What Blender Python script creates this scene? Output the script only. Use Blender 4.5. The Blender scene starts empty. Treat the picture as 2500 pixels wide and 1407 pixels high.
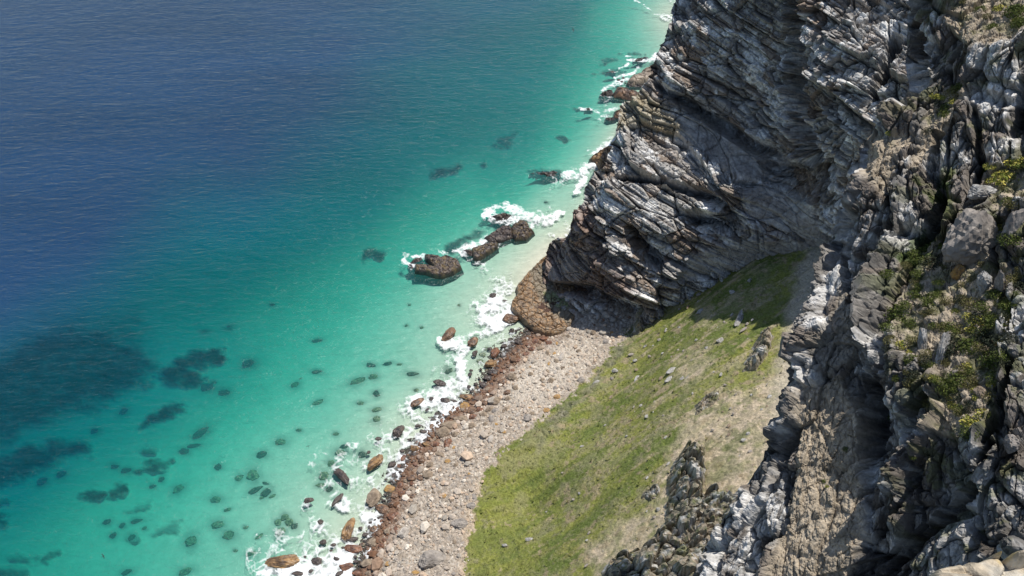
import bpy, math, random
import numpy as np
from mathutils import Vector, Matrix
R = math.radians
S = bpy.context.scene
COL = S.collection

# ------------------------------------------------------------------ camera
CAMZ = 150.0
PITCH = R(42.0)
F = 1785.0                       # focal length in photo pixels (2500 wide)
cam_d = bpy.data.cameras.new("camera"); cam = bpy.data.objects.new("camera", cam_d); COL.objects.link(cam)
cam.location = (0, 0, CAMZ); cam.rotation_euler = (R(90) - PITCH, 0, 0)
cam_d.sensor_width = 36; cam_d.lens = 36 * F / 2500; cam_d.clip_start = 0.2; cam_d.clip_end = 12000
S.camera = cam

# ------------------------------------------------------------------ light
SUN_EL, SUN_AZ = 69.0, 50.0      # azimuth measured from +Y towards +X
w = bpy.data.worlds.new("World"); S.world = w; w.use_nodes = True
nt = w.node_tree; nt.nodes.clear()
sky = nt.nodes.new("ShaderNodeTexSky"); sky.sky_type = 'NISHITA'; sky.sun_disc = False
sky.sun_elevation = R(SUN_EL); sky.sun_rotation = R(SUN_AZ); sky.air_density = 1.0; sky.dust_density = 0.6; sky.ozone_density = 1.5
bg = nt.nodes.new("ShaderNodeBackground"); bg.inputs[1].default_value = 0.11
wo = nt.nodes.new("ShaderNodeOutputWorld")
nt.links.new(sky.outputs[0], bg.inputs[0]); nt.links.new(bg.outputs[0], wo.inputs[0])
ld = bpy.data.lights.new("sun", 'SUN'); ld.energy = 4.9; ld.angle = R(0.5); ld.color = (1.0, 0.955, 0.88)
sun = bpy.data.objects.new("sun", ld); COL.objects.link(sun); sun.location = (60, 100, 300)
sd = Vector((math.cos(R(SUN_EL)) * math.sin(R(SUN_AZ)), math.cos(R(SUN_EL)) * math.cos(R(SUN_AZ)), math.sin(R(SUN_EL))))
sun.rotation_euler = sd.to_track_quat('Z', 'Y').to_euler()
S.view_settings.view_transform = 'Standard'; S.view_settings.look = 'None'
S.view_settings.exposure = 0.0; S.view_settings.gamma = 1.0
S.cycles.max_bounces = 5; S.cycles.diffuse_bounces = 2; S.cycles.glossy_bounces = 2; S.cycles.transparent_max_bounces = 6
S.cycles.caustics_reflective = False; S.cycles.caustics_refractive = False

# ------------------------------------------------------------------ projection helpers (photo pixels <-> metres)
cP, sP = math.cos(PITCH), math.sin(PITCH)
def ray(px, py):
    a = (np.asarray(px, float) - 1250) / F; b = (703.5 - np.asarray(py, float)) / F
    return np.stack([a + 0 * b, cP + b * sP + 0 * a, -sP + b * cP + 0 * a], -1)
def at_t(px, py, t):
    return np.array([0, 0, CAMZ]) + ray(px, py) * np.asarray(t, float)[..., None]
def at_z(px, py, z=0.0):
    r = ray(px, py); t = (z - CAMZ) / r[..., 2]
    return np.array([0, 0, CAMZ]) + r * t[..., None]
def to_px(P):
    P = np.asarray(P, float); x, y, z = P[..., 0], P[..., 1], P[..., 2] - CAMZ
    d = np.maximum(y * cP - z * sP, 0.1); u = y * sP + z * cP
    return 1250 + F * x / d, 703.5 - F * u / d, d

# ------------------------------------------------------------------ numpy noise
def _h(ix, iy, iz, seed):
    h = (ix.astype(np.int64) * 73856093) ^ (iy.astype(np.int64) * 19349663) ^ (iz.astype(np.int64) * 83492791) ^ (seed * 2654435761 & 0x7fffffff)
    h = (h & 0xffffffff).astype(np.uint64)
    h = ((h ^ (h >> np.uint64(16))) * np.uint64(0x45d9f3b)) & np.uint64(0xffffffff)
    h = ((h ^ (h >> np.uint64(16))) * np.uint64(0x45d9f3b)) & np.uint64(0xffffffff)
    h = h ^ (h >> np.uint64(16))
    return h.astype(np.float64) / 4294967295.0
def vnoise(P, seed=0):
    I = np.floor(P); f = P - I; f = f * f * f * (f * (f * 6 - 15) + 10); I = I.astype(np.int64)
    r = 0
    for dx in (0, 1):
        wx = f[..., 0] if dx else 1 - f[..., 0]
        for dy in (0, 1):
            wy = f[..., 1] if dy else 1 - f[..., 1]
            for dz in (0, 1):
                wz = f[..., 2] if dz else 1 - f[..., 2]
                r = r + wx * wy * wz * _h(I[..., 0] + dx, I[..., 1] + dy, I[..., 2] + dz, seed)
    return r * 2 - 1
def fbm(P, octv=4, seed=0, gain=0.5, lac=2.03):
    a, s, r = 1.0, 0.0, 0
    for k in range(octv):
        r = r + a * vnoise(P + 17.3 * k, seed + k); s += a; a *= gain; P = P * lac
    return r / s
def worley(P, seed=0):
    """F1, F2 distance, random id of the nearest cell, random 2"""
    shp = P.shape[:-1]; P = P.reshape(-1, 3)
    F1 = np.full(len(P), 9.0); F2 = np.full(len(P), 9.0); ID = np.zeros(len(P)); ID2 = np.zeros(len(P))
    for a in range(0, len(P), 100000):
        p = P[a:a + 100000]; I = np.floor(p).astype(np.int64)
        f1 = np.full(len(p), 9.0); f2 = np.full(len(p), 9.0); i1 = np.zeros(len(p)); i2 = np.zeros(len(p))
        for dx in (-1, 0, 1):
            for dy in (-1, 0, 1):
                for dz in (-1, 0, 1):
                    X, Y, Z = I[:, 0] + dx, I[:, 1] + dy, I[:, 2] + dz
                    r0, r1, r2 = _h(X, Y, Z, seed), _h(X, Y, Z, seed + 101), _h(X, Y, Z, seed + 202)
                    d = np.sqrt((X + r0 - p[:, 0]) ** 2 + (Y + r1 - p[:, 1]) ** 2 + (Z + r2 - p[:, 2]) ** 2)
                    m = d < f1
                    f2 = np.where(m, f1, np.minimum(f2, d)); i1 = np.where(m, (r0 * 7.13 + r1 * 3.7) % 1, i1); i2 = np.where(m, (r2 * 5.1 + r1 * 9.7) % 1, i2)
                    f1 = np.where(m, d, f1)
        F1[a:a + 100000] = f1; F2[a:a + 100000] = f2; ID[a:a + 100000] = i1; ID2[a:a + 100000] = i2
    return F1.reshape(shp), F2.reshape(shp), ID.reshape(shp), ID2.reshape(shp)
def sst(a, b, x):
    t = np.clip((x - a) / (b - a), 0, 1); return t * t * (3 - 2 * t)
def lerp(a, b, m):
    return a + (b - a) * m
def cmix(A, B, m):
    return np.asarray(A) * (1 - m[..., None]) + np.asarray(B) * m[..., None]
class RBF:
    def __init__(s, pts, c=30.0, scale=1.0):
        pts = np.array(pts, float); s.X = pts[:, :2] * scale; s.v = pts[:, 2]; s.c = c; s.scale = scale
        D = np.sqrt(((s.X[:, None] - s.X[None]) ** 2).sum(-1) + c * c); n = len(D)
        A = np.zeros((n + 3, n + 3)); A[:n, :n] = D + np.eye(n) * 1e-6; A[:n, n] = 1; A[:n, n + 1:] = s.X; A[n, :n] = 1; A[n + 1:, :n] = s.X.T
        b = np.zeros(n + 3); b[:n] = s.v
        s.w = np.linalg.solve(A, b)
    def __call__(s, x, y):
        x = np.asarray(x, float) * s.scale; y = np.asarray(y, float) * s.scale; r = s.w[-3] + s.w[-2] * x + s.w[-1] * y
        for k in range(len(s.X)):
            r = r + s.w[k] * np.sqrt((x - s.X[k, 0]) ** 2 + (y - s.X[k, 1]) ** 2 + s.c ** 2)
        return r
def sdf_poly(x, y, poly):
    """signed distance, positive inside"""
    d = np.full(np.shape(x), 1e9); ins = np.zeros(np.shape(x), bool); n = len(poly)
    for i in range(n):
        ax, ay = poly[i]; bx, by = poly[(i + 1) % n]
        ex, ey = bx - ax, by - ay; L = ex * ex + ey * ey + 1e-9
        t = np.clip(((x - ax) * ex + (y - ay) * ey) / L, 0, 1)
        d = np.minimum(d, (x - ax - t * ex) ** 2 + (y - ay - t * ey) ** 2)
        c = ((ay > y) != (by > y)) & (x < (bx - ax) * (y - ay) / (by - ay + 1e-12) + ax)
        ins ^= c
    d = np.sqrt(d); return np.where(ins, d, -d)
def sdf_line(x, y, pts):
    """distance to a polyline with radius per vertex: (x, y, r); returns distance/radius"""
    best = np.full(np.shape(x), 1e9)
    for i in range(len(pts) - 1):
        ax, ay, ar = pts[i]; bx, by, br = pts[i + 1]
        ex, ey = bx - ax, by - ay; L = ex * ex + ey * ey + 1e-9
        t = np.clip(((x - ax) * ex + (y - ay) * ey) / L, 0, 1)
        best = np.minimum(best, np.sqrt((x - ax - t * ex) ** 2 + (y - ay - t * ey) ** 2) / (ar + (br - ar) * t))
    return best
def area(x, y, poly, feather=12.0):
    return sst(-feather, feather, sdf_poly(x, y, poly))

# ------------------------------------------------------------------ mesh helpers
def mesh_from(name, V, Fc, mat, cols=None, smooth=False, attrs=None):
    """V (n,3), Fc (m,3 or 4)"""
    V = np.asarray(V, np.float32); Fc = np.asarray(Fc, np.int32); k = Fc.shape[1]
    me = bpy.data.meshes.new(name)
    me.vertices.add(len(V)); me.vertices.foreach_set("co", V.ravel())
    me.loops.add(Fc.size); me.loops.foreach_set("vertex_index", Fc.ravel())
    me.polygons.add(len(Fc)); me.polygons.foreach_set("loop_start", np.arange(0, Fc.size, k, dtype=np.int32))
    me.polygons.foreach_set("loop_total", np.full(len(Fc), k, np.int32))
    me.update(calc_edges=True)
    me.polygons.foreach_set("use_smooth", np.full(len(Fc), smooth, bool))
    if cols is not None:
        for nm, c in (cols.items() if isinstance(cols, dict) else [("Col", cols)]):
            a = me.color_attributes.new(nm, 'FLOAT_COLOR', 'POINT')
            c4 = np.ones((len(V), 4), np.float32); c4[:, :3] = c; a.data.foreach_set("color", c4.ravel())
    for nm, v in (attrs or {}).items():
        a = me.attributes.new(nm, 'FLOAT', 'POINT'); a.data.foreach_set("value", np.asarray(v, np.float32).ravel())
    if mat: me.materials.append(mat)
    me.validate(); return me
def grid_faces(ny, nx, mask=None):
    idx = np.arange(ny * nx).reshape(ny, nx)
    Fc = np.stack([idx[:-1, :-1], idx[1:, :-1], idx[1:, 1:], idx[:-1, 1:]], -1).reshape(-1, 4)
    if mask is not None:
        m = (mask[:-1, :-1] & mask[1:, :-1] & mask[1:, 1:] & mask[:-1, 1:]).ravel(); Fc = Fc[m]
    return Fc
def compact(V, Fc, *arrs):
    used = np.zeros(len(V), bool); used[Fc.ravel()] = True
    mp = np.cumsum(used) - 1
    return (V[used], mp[Fc]) + tuple(a[used] for a in arrs)
def link(name, me, parent=None, label=None, cat=None, group=None, kind=None, loc=None):
    o = bpy.data.objects.new(name, me); COL.objects.link(o)
    if parent: o.parent = parent
    if label: o["label"] = label
    if cat: o["category"] = cat
    if group: o["group"] = group
    if kind: o["kind"] = kind
    if loc is not None: o.location = loc
    return o
def grid_normals(P):
    du = np.gradient(P, axis=1); dv = np.gradient(P, axis=0)
    n = np.cross(du, dv); n /= np.linalg.norm(n, axis=-1, keepdims=True) + 1e-9
    return n

# ------------------------------------------------------------------ materials
def new_mat(name):
    m = bpy.data.materials.new(name); m.use_nodes = True; m.node_tree.nodes.clear(); return m, m.node_tree
class N:
    def __init__(s, t): s.t = t
    def __call__(s, typ, **kw):
        n = s.t.nodes.new(typ)
        for k, v in kw.items():
            if k.startswith('i_'):
                n.inputs[k[2:].replace('_', ' ')].default_value = v
            else: setattr(n, k, v)
        return n
    def l(s, a, b): s.t.links.new(a, b)
def rock_mat(name, scale=1.0, bump=0.25, rough=0.9, var=0.45, spec=0.25, stretch=(1, 1, 1), objspace=False):
    m, t = new_mat(name); n = N(t)
    at = n("ShaderNodeVertexColor"); at.layer_name = "Col"
    tc = n("ShaderNodeTexCoord"); mp = n("ShaderNodeMapping"); mp.inputs["Scale"].default_value = tuple(scale * k for k in stretch)
    n.l(tc.outputs["Object"], mp.inputs[0])
    n1 = n("ShaderNodeTexNoise"); n1.inputs["Scale"].default_value = 1.6; n1.inputs["Detail"].default_value = 9; n1.inputs["Roughness"].default_value = 0.72
    n.l(mp.outputs[0], n1.inputs[0])
    mr = n("ShaderNodeMapRange"); mr.inputs["From Min"].default_value = 0.3; mr.inputs["From Max"].default_value = 0.7
    mr.inputs["To Min"].default_value = 1 - var; mr.inputs["To Max"].default_value = 1 + var; n.l(n1.outputs[0], mr.inputs[0])
    vm = n("ShaderNodeVectorMath", operation='SCALE'); n.l(at.outputs[0], vm.inputs[0]); n.l(mr.outputs[0], vm.inputs[3])
    # mineral speckle
    n2 = n("ShaderNodeTexNoise"); n2.inputs["Scale"].default_value = 9; n2.inputs["Detail"].default_value = 4; n.l(mp.outputs[0], n2.inputs[0])
    bp = n("ShaderNodeBump"); bp.inputs["Strength"].default_value = 0.9; bp.inputs["Distance"].default_value = bump
    ad = n("ShaderNodeMath", operation='ADD'); n.l(n1.outputs[0], ad.inputs[0])
    ml = n("ShaderNodeMath", operation='MULTIPLY'); ml.inputs[1].default_value = 0.3; n.l(n2.outputs[0], ml.inputs[0]); n.l(ml.outputs[0], ad.inputs[1])
    n.l(ad.outputs[0], bp.inputs["Height"])
    b = n("ShaderNodeBsdfPrincipled"); b.inputs["Roughness"].default_value = rough; b.inputs["Specular IOR Level"].default_value = spec
    n.l(vm.outputs[0], b.inputs["Base Color"]); n.l(bp.outputs[0], b.inputs["Normal"])
    o = n("ShaderNodeOutputMaterial"); n.l(b.outputs[0], o.inputs[0]); return m
M_CLIFF = rock_mat("cliff_rock", 0.55, 0.35)
M_NEAR = rock_mat("crag_rock", 1.3, 0.10)
M_HILL = rock_mat("hillside_turf", 1.6, 0.28, var=0.5, spec=0.1)
M_STONE = rock_mat("beach_stone", 0.9, 0.12, var=0.35)
M_WET = rock_mat("wet_stone", 1.1, 0.12, rough=0.45, var=0.5, spec=0.5)
M_BED = rock_mat("seabed_sand", 0.25, 0.1, var=0.12, spec=0.0)
M_LEDGE = rock_mat("ledge_rock", 4.0, 0.03, var=0.35)

# ------------------------------------------------------------------ seabed + water (z = 0)
DEPTH = RBF([ # photo px, py, water depth in metres
 (-600,-300,40),(0,0,36),(600,0,32),(1000,0,27),(1250,10,22),(1400,0,15),(1430,20,10),(1520,20,5),(1600,20,1.5),(1640,40,.6),(1700,100,.4),
 (-300,400,38),(400,200,34),(800,200,28),(1100,200,19),(1250,200,14),(1380,200,8.5),(1450,200,5),(1530,230,1.6),(1490,130,6),(1580,150,2.4),(1640,170,.6),
 (600,400,28),(850,400,19),(1000,400,14),(1150,400,9.5),(1280,320,11),(1250,450,6.5),(1350,400,4),(1430,430,1.5),(1420,330,3.6),(1480,340,1.2),(1480,280,2.4),
 (200,600,31),(450,600,21),(650,600,15),(850,600,9.8),(980,560,7.5),(1100,520,6),(1180,520,4.3),(1300,470,3.3),(1380,510,1.3),(1100,620,3),(1200,640,1.4),(1330,560,.9),(1280,640,.5),(1250,700,.5),
 (-100,800,31),(150,780,23),(400,740,15.5),(600,730,11),(780,730,7.5),(900,740,4.8),(1000,740,3.2),(1100,750,1.6),(1200,780,.9),(1280,800,.4),
 (-300,1000,26),(0,900,20),(250,950,14),(400,960,11),(550,900,9.5),(680,860,6.8),(800,880,4.6),(950,900,2.8),(1060,900,1.5),(1130,900,1.0),(1200,890,.5),
 (0,1150,15),(200,1130,10.5),(350,1080,9),(500,1020,7),(650,1000,4.8),(800,1040,3),(920,1000,1.8),(1000,1000,1.0),(1080,1000,.6),
 (-200,1300,15),(0,1300,10),(200,1250,7.2),(400,1200,5.6),(550,1180,4),(700,1160,2.6),(820,1180,1.5),(920,1150,.9),
 (0,1450,8.5),(250,1400,5.8),(450,1380,4),(600,1350,2.8),(720,1300,1.7),(820,1280,.9),(700,1450,1.3),(860,1380,.5),(1000,1500,.3),(-400,1700,12),(300,1700,5)], c=40)
SUBROCKS = [(684,1080,26,17,0,"sub"),(639,1111,26,18,15,"subdark"),(617,1162,32,30,30,"sub"),(622,1197,36,16,20,"subdark"),(651,1203,28,18,35,"subdark"),(791,1163,25,24,0,"sub"),(831,1106,28,20,0,"sub"),(840,1090,22,11,10,"subdark"),(696,1263,22,17,20,"sub"),(679,1276,18,18,0,"sub"),(706,1276,22,20,30,"sub"),(719,1285,18,15,0,"subdark"),(686,1299,28,19,30,"sub"),
   (808,1132,18,18,0,"sub"),(783,1185,21,11,0,"sub"),(805,1194,20,14,30,"subdark"),(885,1111,21,19,0,"subdark"),(908,892,26,11,-10,"subdark"),(946,888,23,9,10,"subdark"),(975,890,14,6,0,"sub"),(912,920,23,14,10,"sub"),(1006,913,28,12,-5,"subdark"),(873,931,42,16,18,"sub"),(919,962,17,18,-50,"subdark"),(1016,953,13,9,0,"sub"),(919,1024,18,16,0,"sub"),(919,1001,24,12,10,"sub"),(1094,907,20,13,30,"subdark"),(1187,852,13,9,0,"sub"),(1178,866,18,11,0,"sub"),(1172,882,18,9,0,"sub"),
   (608,888,33,20,10,"subdark"),(557,1307,31,25,10,"sub"),(466,1322,34,28,40,"sub"),(531,1282,32,20,10,"sub"),(491,1057,46,20,35,"subdark"),(508,946,35,21,0,"subdark"),(548,959,28,20,-15,"subdark"),(450,1102,26,16,0,"subdark"),(475,1089,36,10,5,"subdark"),(435,1195,32,18,40,"sub"),(533,1140,19,17,30,"subdark"),(332,1273,28,12,10,"subdark"),(322,1313,24,18,30,"subdark"),(276,1308,18,16,40,"subdark"),(261,1274,22,12,20,"subdark"),
   (583,1167,19,17,0,"sub"),(528,1220,26,18,0,"sub"),(452,1396,36,18,20,"sub"),(309,1397,26,14,15,"subdark"),(613,1352,28,12,15,"sub"),(394,1171,14,15,0,"subdark"),(372,1188,16,12,0,"subdark"),(298,1283,17,12,30,"subdark"),(775,832,26,9,0,"subdark"),(772,908,24,10,0,"subdark"),(665,745,14,6,0,"subdark"),(720,940,22,14,30,"sub"),(776,983,26,12,15,"sub"),(640,1215,14,7,20,"sub"),(665,1212,16,8,20,"sub"),
   (600,1288,12,8,0,"sub"),(633,1310,20,9,30,"sub"),(648,1180,16,7,-20,"subdark"),(575,1345,12,8,0,"sub"),(555,1245,20,9,15,"sub"),(500,810,20,9,0,"subdark"),(560,800,22,10,10,"subdark"),(302,1005,24,18,30,"subdark"),(232,1053,20,14,0,"subdark"),(280,1140,20,12,0,"subdark"),(310,1150,28,14,0,"subdark"),(522,935,16,8,0,"sub"),(150,1158,26,16,20,"subdark"),(103,1175,28,18,30,"subdark"),(1098,905,16,9,0,"sub"),(352,1290,14,8,20,"sub"),(820,1060,16,9,0,"sub"),(1332,494,9,5,0,"subdark"),(1000,745,8,5,0,"sub"),(1030,800,9,6,20,"sub"),(992,795,9,6,40,"sub"),(730,1050,14,8,0,"sub"),(880,985,18,9,0,"sub"),(1120,745,8,6,0,"sub")]
SUBR = [q_[:5] for q_ in SUBROCKS]
REEF = [ # dark weed-covered reef under the water: polygon, strength
 ([(-60,900),(60,830),(150,800),(250,800),(330,840),(380,900),(330,950),(250,985),(150,1010),(60,1050),(0,1090),(-80,1120)],1.0,26),
 ([(120,790),(330,770),(360,850),(300,900),(150,860)],.6,40),
 ([(430,885),(480,862),(545,855),(552,880),(520,892),(470,902),(430,905)],1.0,9),
 ([(385,905),(440,895),(500,920),(495,938),(440,945),(400,935)],1.0,10),
 ([(350,1038),(370,1015),(410,995),(452,988),(450,1005),(410,1022),(370,1038)],.95,8),
 ([(-60,1180),(-20,1120),(60,1090),(140,1075),(215,1085),(215,1105),(150,1125),(80,1150),(20,1180),(-60,1215)],1.0,14),
 ([(190,1205),(215,1196),(255,1202),(258,1215),(225,1222)],.9,6),([(262,1200),(280,1186),(305,1188),(308,1203),(285,1214),(268,1212)],.95,6),
 ([(335,1146),(360,1128),(418,1126),(420,1138),(380,1150)],.9,6),([(345,1105),(362,1094),(392,1098),(385,1112),(358,1112)],.65,7),
 ([(1058,432),(1070,410),(1115,398),(1125,405),(1100,422),(1075,434)],.95,7),([(1210,358),(1225,335),(1262,325),(1250,345),(1222,358)],.75,7),
 ([(888,628),(900,614),(930,608),(944,616),(925,630),(895,640)],.85,6),
 ([(1085,610),(1110,592),(1150,575),(1195,562),(1180,578),(1140,598),(1120,612),(1100,618)],.9,6),
 ([(20,1370),(60,1355),(90,1360),(75,1375),(35,1380)],.6,8),([(92,1370),(115,1345),(145,1340),(135,1358),(110,1372)],.65,7),
 ([(1165,398),(1180,392),(1195,400),(1180,406)],.7,5),
 ([(310,1250),(340,1235),(366,1222),(360,1240),(330,1254)],.55,6),([(370,1302),(395,1285),(445,1272),(440,1290),(395,1306)],.55,7),([(312,1318),(335,1300),(340,1315),(322,1324)],.6,5),
 ([(-40,1240),(5,1230),(8,1290),(-40,1300)],.9,8),([(-60,1390),(60,1395),(70,1420),(-60,1430)],.7,10),
([(1467,155),(1480,149),(1505,146),(1490,154)],.8,3),([(1541,126),(1584,128),(1583,132),(1545,130)],.8,2),([(1500,132),(1515,131),(1514,134),(1500,134)],.7,2),([(1366,335),(1378,330),(1396,334),(1388,341),(1372,340)],.9,3),
 ([(1440,178),(1452,176),(1452,179)],.6,2),([(1465,176),(1485,171),(1515,172),(1510,180),(1475,181)],.7,3),([(1405,262),(1455,266),(1450,271),(1410,268)],.7,3),([(1295,420),(1320,413),(1368,415),(1362,430),(1320,429)],.8,4),([(1525,142),(1545,138),(1550,142),(1530,145)],.6,2),
]
def reef_mask(px, py, halo=True):
    wx = px + 30 * fbm(np.stack([px * .03, py * .05, 0 * px], -1), 4, 31, .6); wy = py + 16 * fbm(np.stack([px * .03, py * .05, 0 * px + 5], -1), 4, 37, .6)
    m = np.zeros(np.shape(px))
    for poly, s, f in REEF:
        m = np.maximum(m, s * .95 * area(wx, wy, poly, f * 1.35))
    nb_ = fbm(np.stack([px * .045, py * .07, 0 * px + 3], -1), 4, 39, .6)
    m = m * (1 + .35 * nb_)
    for q_ in (SUBR if halo else []):      # weed skirts round the sunken rocks
        px_, py_, L_, W_, an_ = q_; ca_, sa_ = math.cos(R(an_)), math.sin(R(an_)); dx_ = px + 7 * nb_ - px_; dy_ = -(py + 5 * nb_ - py_)
        u_ = (dx_ * ca_ + dy_ * sa_) / (L_ * .78); v_ = (-dx_ * sa_ + dy_ * ca_) / (W_ * .85)
        m = np.maximum(m, .55 * np.exp(-(u_ * u_ + v_ * v_) * 1.1))
    return m
# perspective-spaced grid on the sea plane
pxs = np.linspace(-900, 1780, 700); pys = np.concatenate([np.array([-1150, -1050, -900, -750, -600, -450, -330, -240, -170, -110, -60, -30]), np.linspace(-15, 1440, 470), np.linspace(1460, 2100, 24)])
GX, GY = np.meshgrid(pxs, pys)
W0 = at_z(GX, np.maximum(GY, -860 + 0 * GY), 0.0)
dep = np.clip(DEPTH(GX, GY), 0.25, 40)
far = GY < -120
dep = np.where(far, np.maximum(dep, 20), dep)
rf = reef_mask(GX, GY); rf0 = reef_mask(GX, GY, False)
Wx = W0.copy(); Wx[..., 2] = 0
dep = np.clip(dep + 0.10 * dep * fbm(Wx * .035, 3, 3) * sst(5, 9, dep), .2, 40)
lumpy = 0.5 + 0.5 * fbm(Wx * .5, 4, 8)
bedz = -dep + rf0 * np.minimum(dep * .45, 2.5) * (0.4 + 0.9 * lumpy)
bedz = np.minimum(bedz, -0.15)
SB = at_z(GX, np.maximum(GY, -860 + 0 * GY), bedz); SB[GY < -120] = W0[GY < -120] + np.array([0, 0, -25.0])
sand = np.array([.60, .55, .45]); weed = np.array([.020, .026, .030])
mott = sst(.25, .6, fbm(Wx * .10, 4, 51)) * .18
sc_ = cmix(cmix(sand, [.40, .40, .30], mott), weed, np.clip(rf * 1.15, 0, 1) * (0.86 + .14 * lumpy))
me = mesh_from("seabed", SB.reshape(-1, 3), grid_faces(*GX.shape), M_BED, sc_.reshape(-1, 3), True)
link("seabed", me, kind="structure")

# foam strokes: (px, py, radius px) polylines, strength
FOAM = [
 ([(1258,692,8),(1235,705,16),(1205,712,16)],.62),([(1215,735,24),(1195,765,33),(1205,790,26),(1232,775,18),(1245,745,14)],1.25),([(1205,805,20),(1180,812,10)],.8),
 ([(1070,832,9),(1085,838,12),(1118,842,17),(1130,858,15),(1125,880,11),(1122,905,13),(1128,925,13)],1.15),([(1130,825,7),(1160,815,6),(1185,808,6)],.7),
 ([(1130,945,16),(1100,950,24),(1075,965,20),(1040,978,17),(1005,982,15)],1.2),([(1100,975,24),(1105,1000,26),(1090,1020,18),(1060,1040,20),(1040,1075,24),(1020,1105,18)],1.05),
 ([(1000,1000,24),(1020,1025,22),(990,1060,18),(955,1060,14)],.7),([(985,1070,16),(1010,1085,16)],.8),
 ([(900,1070,12),(925,1080,10)],.6),([(840,1092,8),(870,1088,7)],.7),([(930,1180,30),(900,1220,34),(910,1270,28)],.50),([(900,1260,24),(925,1285,20),(890,1300,18)],.95),
 ([(825,1215,16),(845,1235,14),(808,1232,10)],1.0),([(852,1160,14),(880,1175,10),(815,1140,10)],.62),([(750,1225,10),(745,1235,10)],.6),
 ([(780,1290,22),(760,1270,16)],.6),([(640,1390,24),(655,1350,20),(690,1340,16)],.55),([(640,1400,16),(700,1405,22),(760,1380,28),(820,1370,28),(860,1350,22)],1.1),
 ([(800,1330,30),(750,1340,22),(830,1310,22)],.66),([(740,1400,26),(820,1400,24),(850,1400,20)],1.2),([(940,1330,14),(900,1350,14)],.7),
 ([(1265,820,14),(1225,850,18),(1245,870,20),(1215,890,16)],.50),([(1310,830,12),(1280,850,16),(1250,880,16),(1230,900,10)],.52),([(1190,950,12),(1160,960,14),(1175,985,12)],.5),([(960,1150,22),(975,1120,20)],.8),([(990,1130,16),(965,1170,14)],.7),
 ([(1190,522,10),(1200,510,9),(1232,505,9),(1262,515,13),(1290,530,14),(1330,537,12),(1358,530,8),(1372,520,5)],1.1),([(1210,532,10),(1245,540,9),(1270,535,12)],.9),
 ([(1240,548,5),(1270,545,8),(1300,552,6)],.7),([(1385,540,12),(1390,575,8),(1345,580,10)],.5),
 ([(1122,615,10),(1140,605,9),(1165,595,8),(1190,585,8)],1.15),([(1140,615,8),(1160,630,8),(1185,648,9)],.5),([(1225,600,6),(1200,612,6)],.5),
 ([(990,640,6),(1000,652,6),(1012,655,4)],1.0),([(1010,632,5),(1035,630,7),(1045,637,5)],.95),([(985,622,9),(1010,625,8)],.45),([(1070,615,5),(1100,622,5)],.6),
 ([(1378,428,8),(1405,425,13),(1430,418,12),(1442,402,10)],.95),([(1405,470,6),(1412,450,9),(1425,440,10)],1.2),([(1345,426,5),(1330,422,3)],.6),
 ([(1445,390,8),(1450,375,6),(1470,358,8),(1500,345,10)],1.0),([(1442,372,8),(1490,352,6)],.6),([(1450,398,7),(1468,408,8)],.9),([(1440,412,8),(1470,412,7)],.7),
 ([(1418,263,4),(1428,266,4),(1445,266,3)],1.1),([(1450,272,4),(1480,272,6),(1505,265,6)],.6),([(1470,285,3),(1490,282,4)],.6),
 ([(1470,222,5),(1485,210,5),(1520,206,5)],1.0),([(1470,228,4),(1500,236,4),(1530,236,4)],.6),([(1495,203,4),(1530,195,5),(1550,204,5)],.9),([(1500,190,3),(1545,180,3),(1560,168,4)],.8),
 ([(1512,168,3),(1525,162,4),(1535,160,4)],1.0),([(1532,148,3),(1560,150,4),(1590,146,6),(1605,140,6)],.95),([(1525,138,2),(1545,137,2)],.9),([(1480,172,2),(1508,174,2)],.6),
 ([(1545,0,3),(1580,18,2),(1590,24,2)],.75),([(1600,34,3),(1625,40,7),(1650,44,9)],.85),([(1635,0,5),(1660,10,8)],.6),
 ([(1560,205,3),(1600,200,6)],.9),([(870,1120,18),(900,1140,16)],.42),([(770,1120,14),(800,1110,14)],.35),([(1160,1010,10),(1120,1030,8)],.5),
 ([(930,1160,40),(880,1210,40),(900,1260,34),(840,1300,40),(760,1330,40),(690,1370,40)],.40),([(960,1090,40),(930,1130,36),(1000,1040,40),(1060,990,36)],.36),([(1200,880,34),(1240,850,30),(1190,930,26)],.38),([(1100,880,28),(1090,920,24)],.34),([(830,1140,22),(800,1170,20),(850,1110,18)],.36),([(640,1360,34),(700,1330,30)],.4),
 ([(1150,640,14),(1190,655,12)],.34),([(1370,440,14),(1350,450,12)],.36),([(1300,515,12),(1340,520,10),(1250,560,10)],.36),([(1480,250,8),(1500,262,10),(1460,300,8)],.34),([(1440,440,14),(1420,480,12)],.36),([(1240,690,20),(1190,700,18)],.42),
]
def foam_mask(px, py):
    wx = px + 9 * fbm(np.stack([px * .05, py * .06, 0 * px], -1), 3, 61); wy = py + 6 * fbm(np.stack([px * .05, py * .07, 0 * px + 9], -1), 3, 67)
    m = np.zeros(np.shape(px))
    for pts, s in FOAM:
        d = sdf_line(wx, wy, pts); m = np.maximum(m, s * np.clip(1.55 - d * .85, 0, 1.2))
    return m
fx = np.arange(600, 1680, 2.4); fy = np.concatenate([np.arange(-6, 260, 1.3), np.arange(260, 1440, 2.2)])
FX, FY = np.meshgrid(fx, fy); fm = foam_mask(FX, FY)
FW = at_z(FX, FY, 0.0); FW0 = FW.copy(); FW0[..., 2] = 0
fn = .9 * fbm(FW0 * .45, 6, 71, .68); f1, f2, _, _ = worley(FW0 * np.array([1, 1, 1]) * .55 + .5 * fbm(FW0 * .6, 3, 72)[..., None], 73)
lace = sst(.0, .28, .30 - (f2 - f1))
dens = fm * 1.0 + fn * 1.35 + lace * .70 - .98
FW[..., 2] = .05 + .10 * np.clip(dens, 0, 1)

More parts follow.
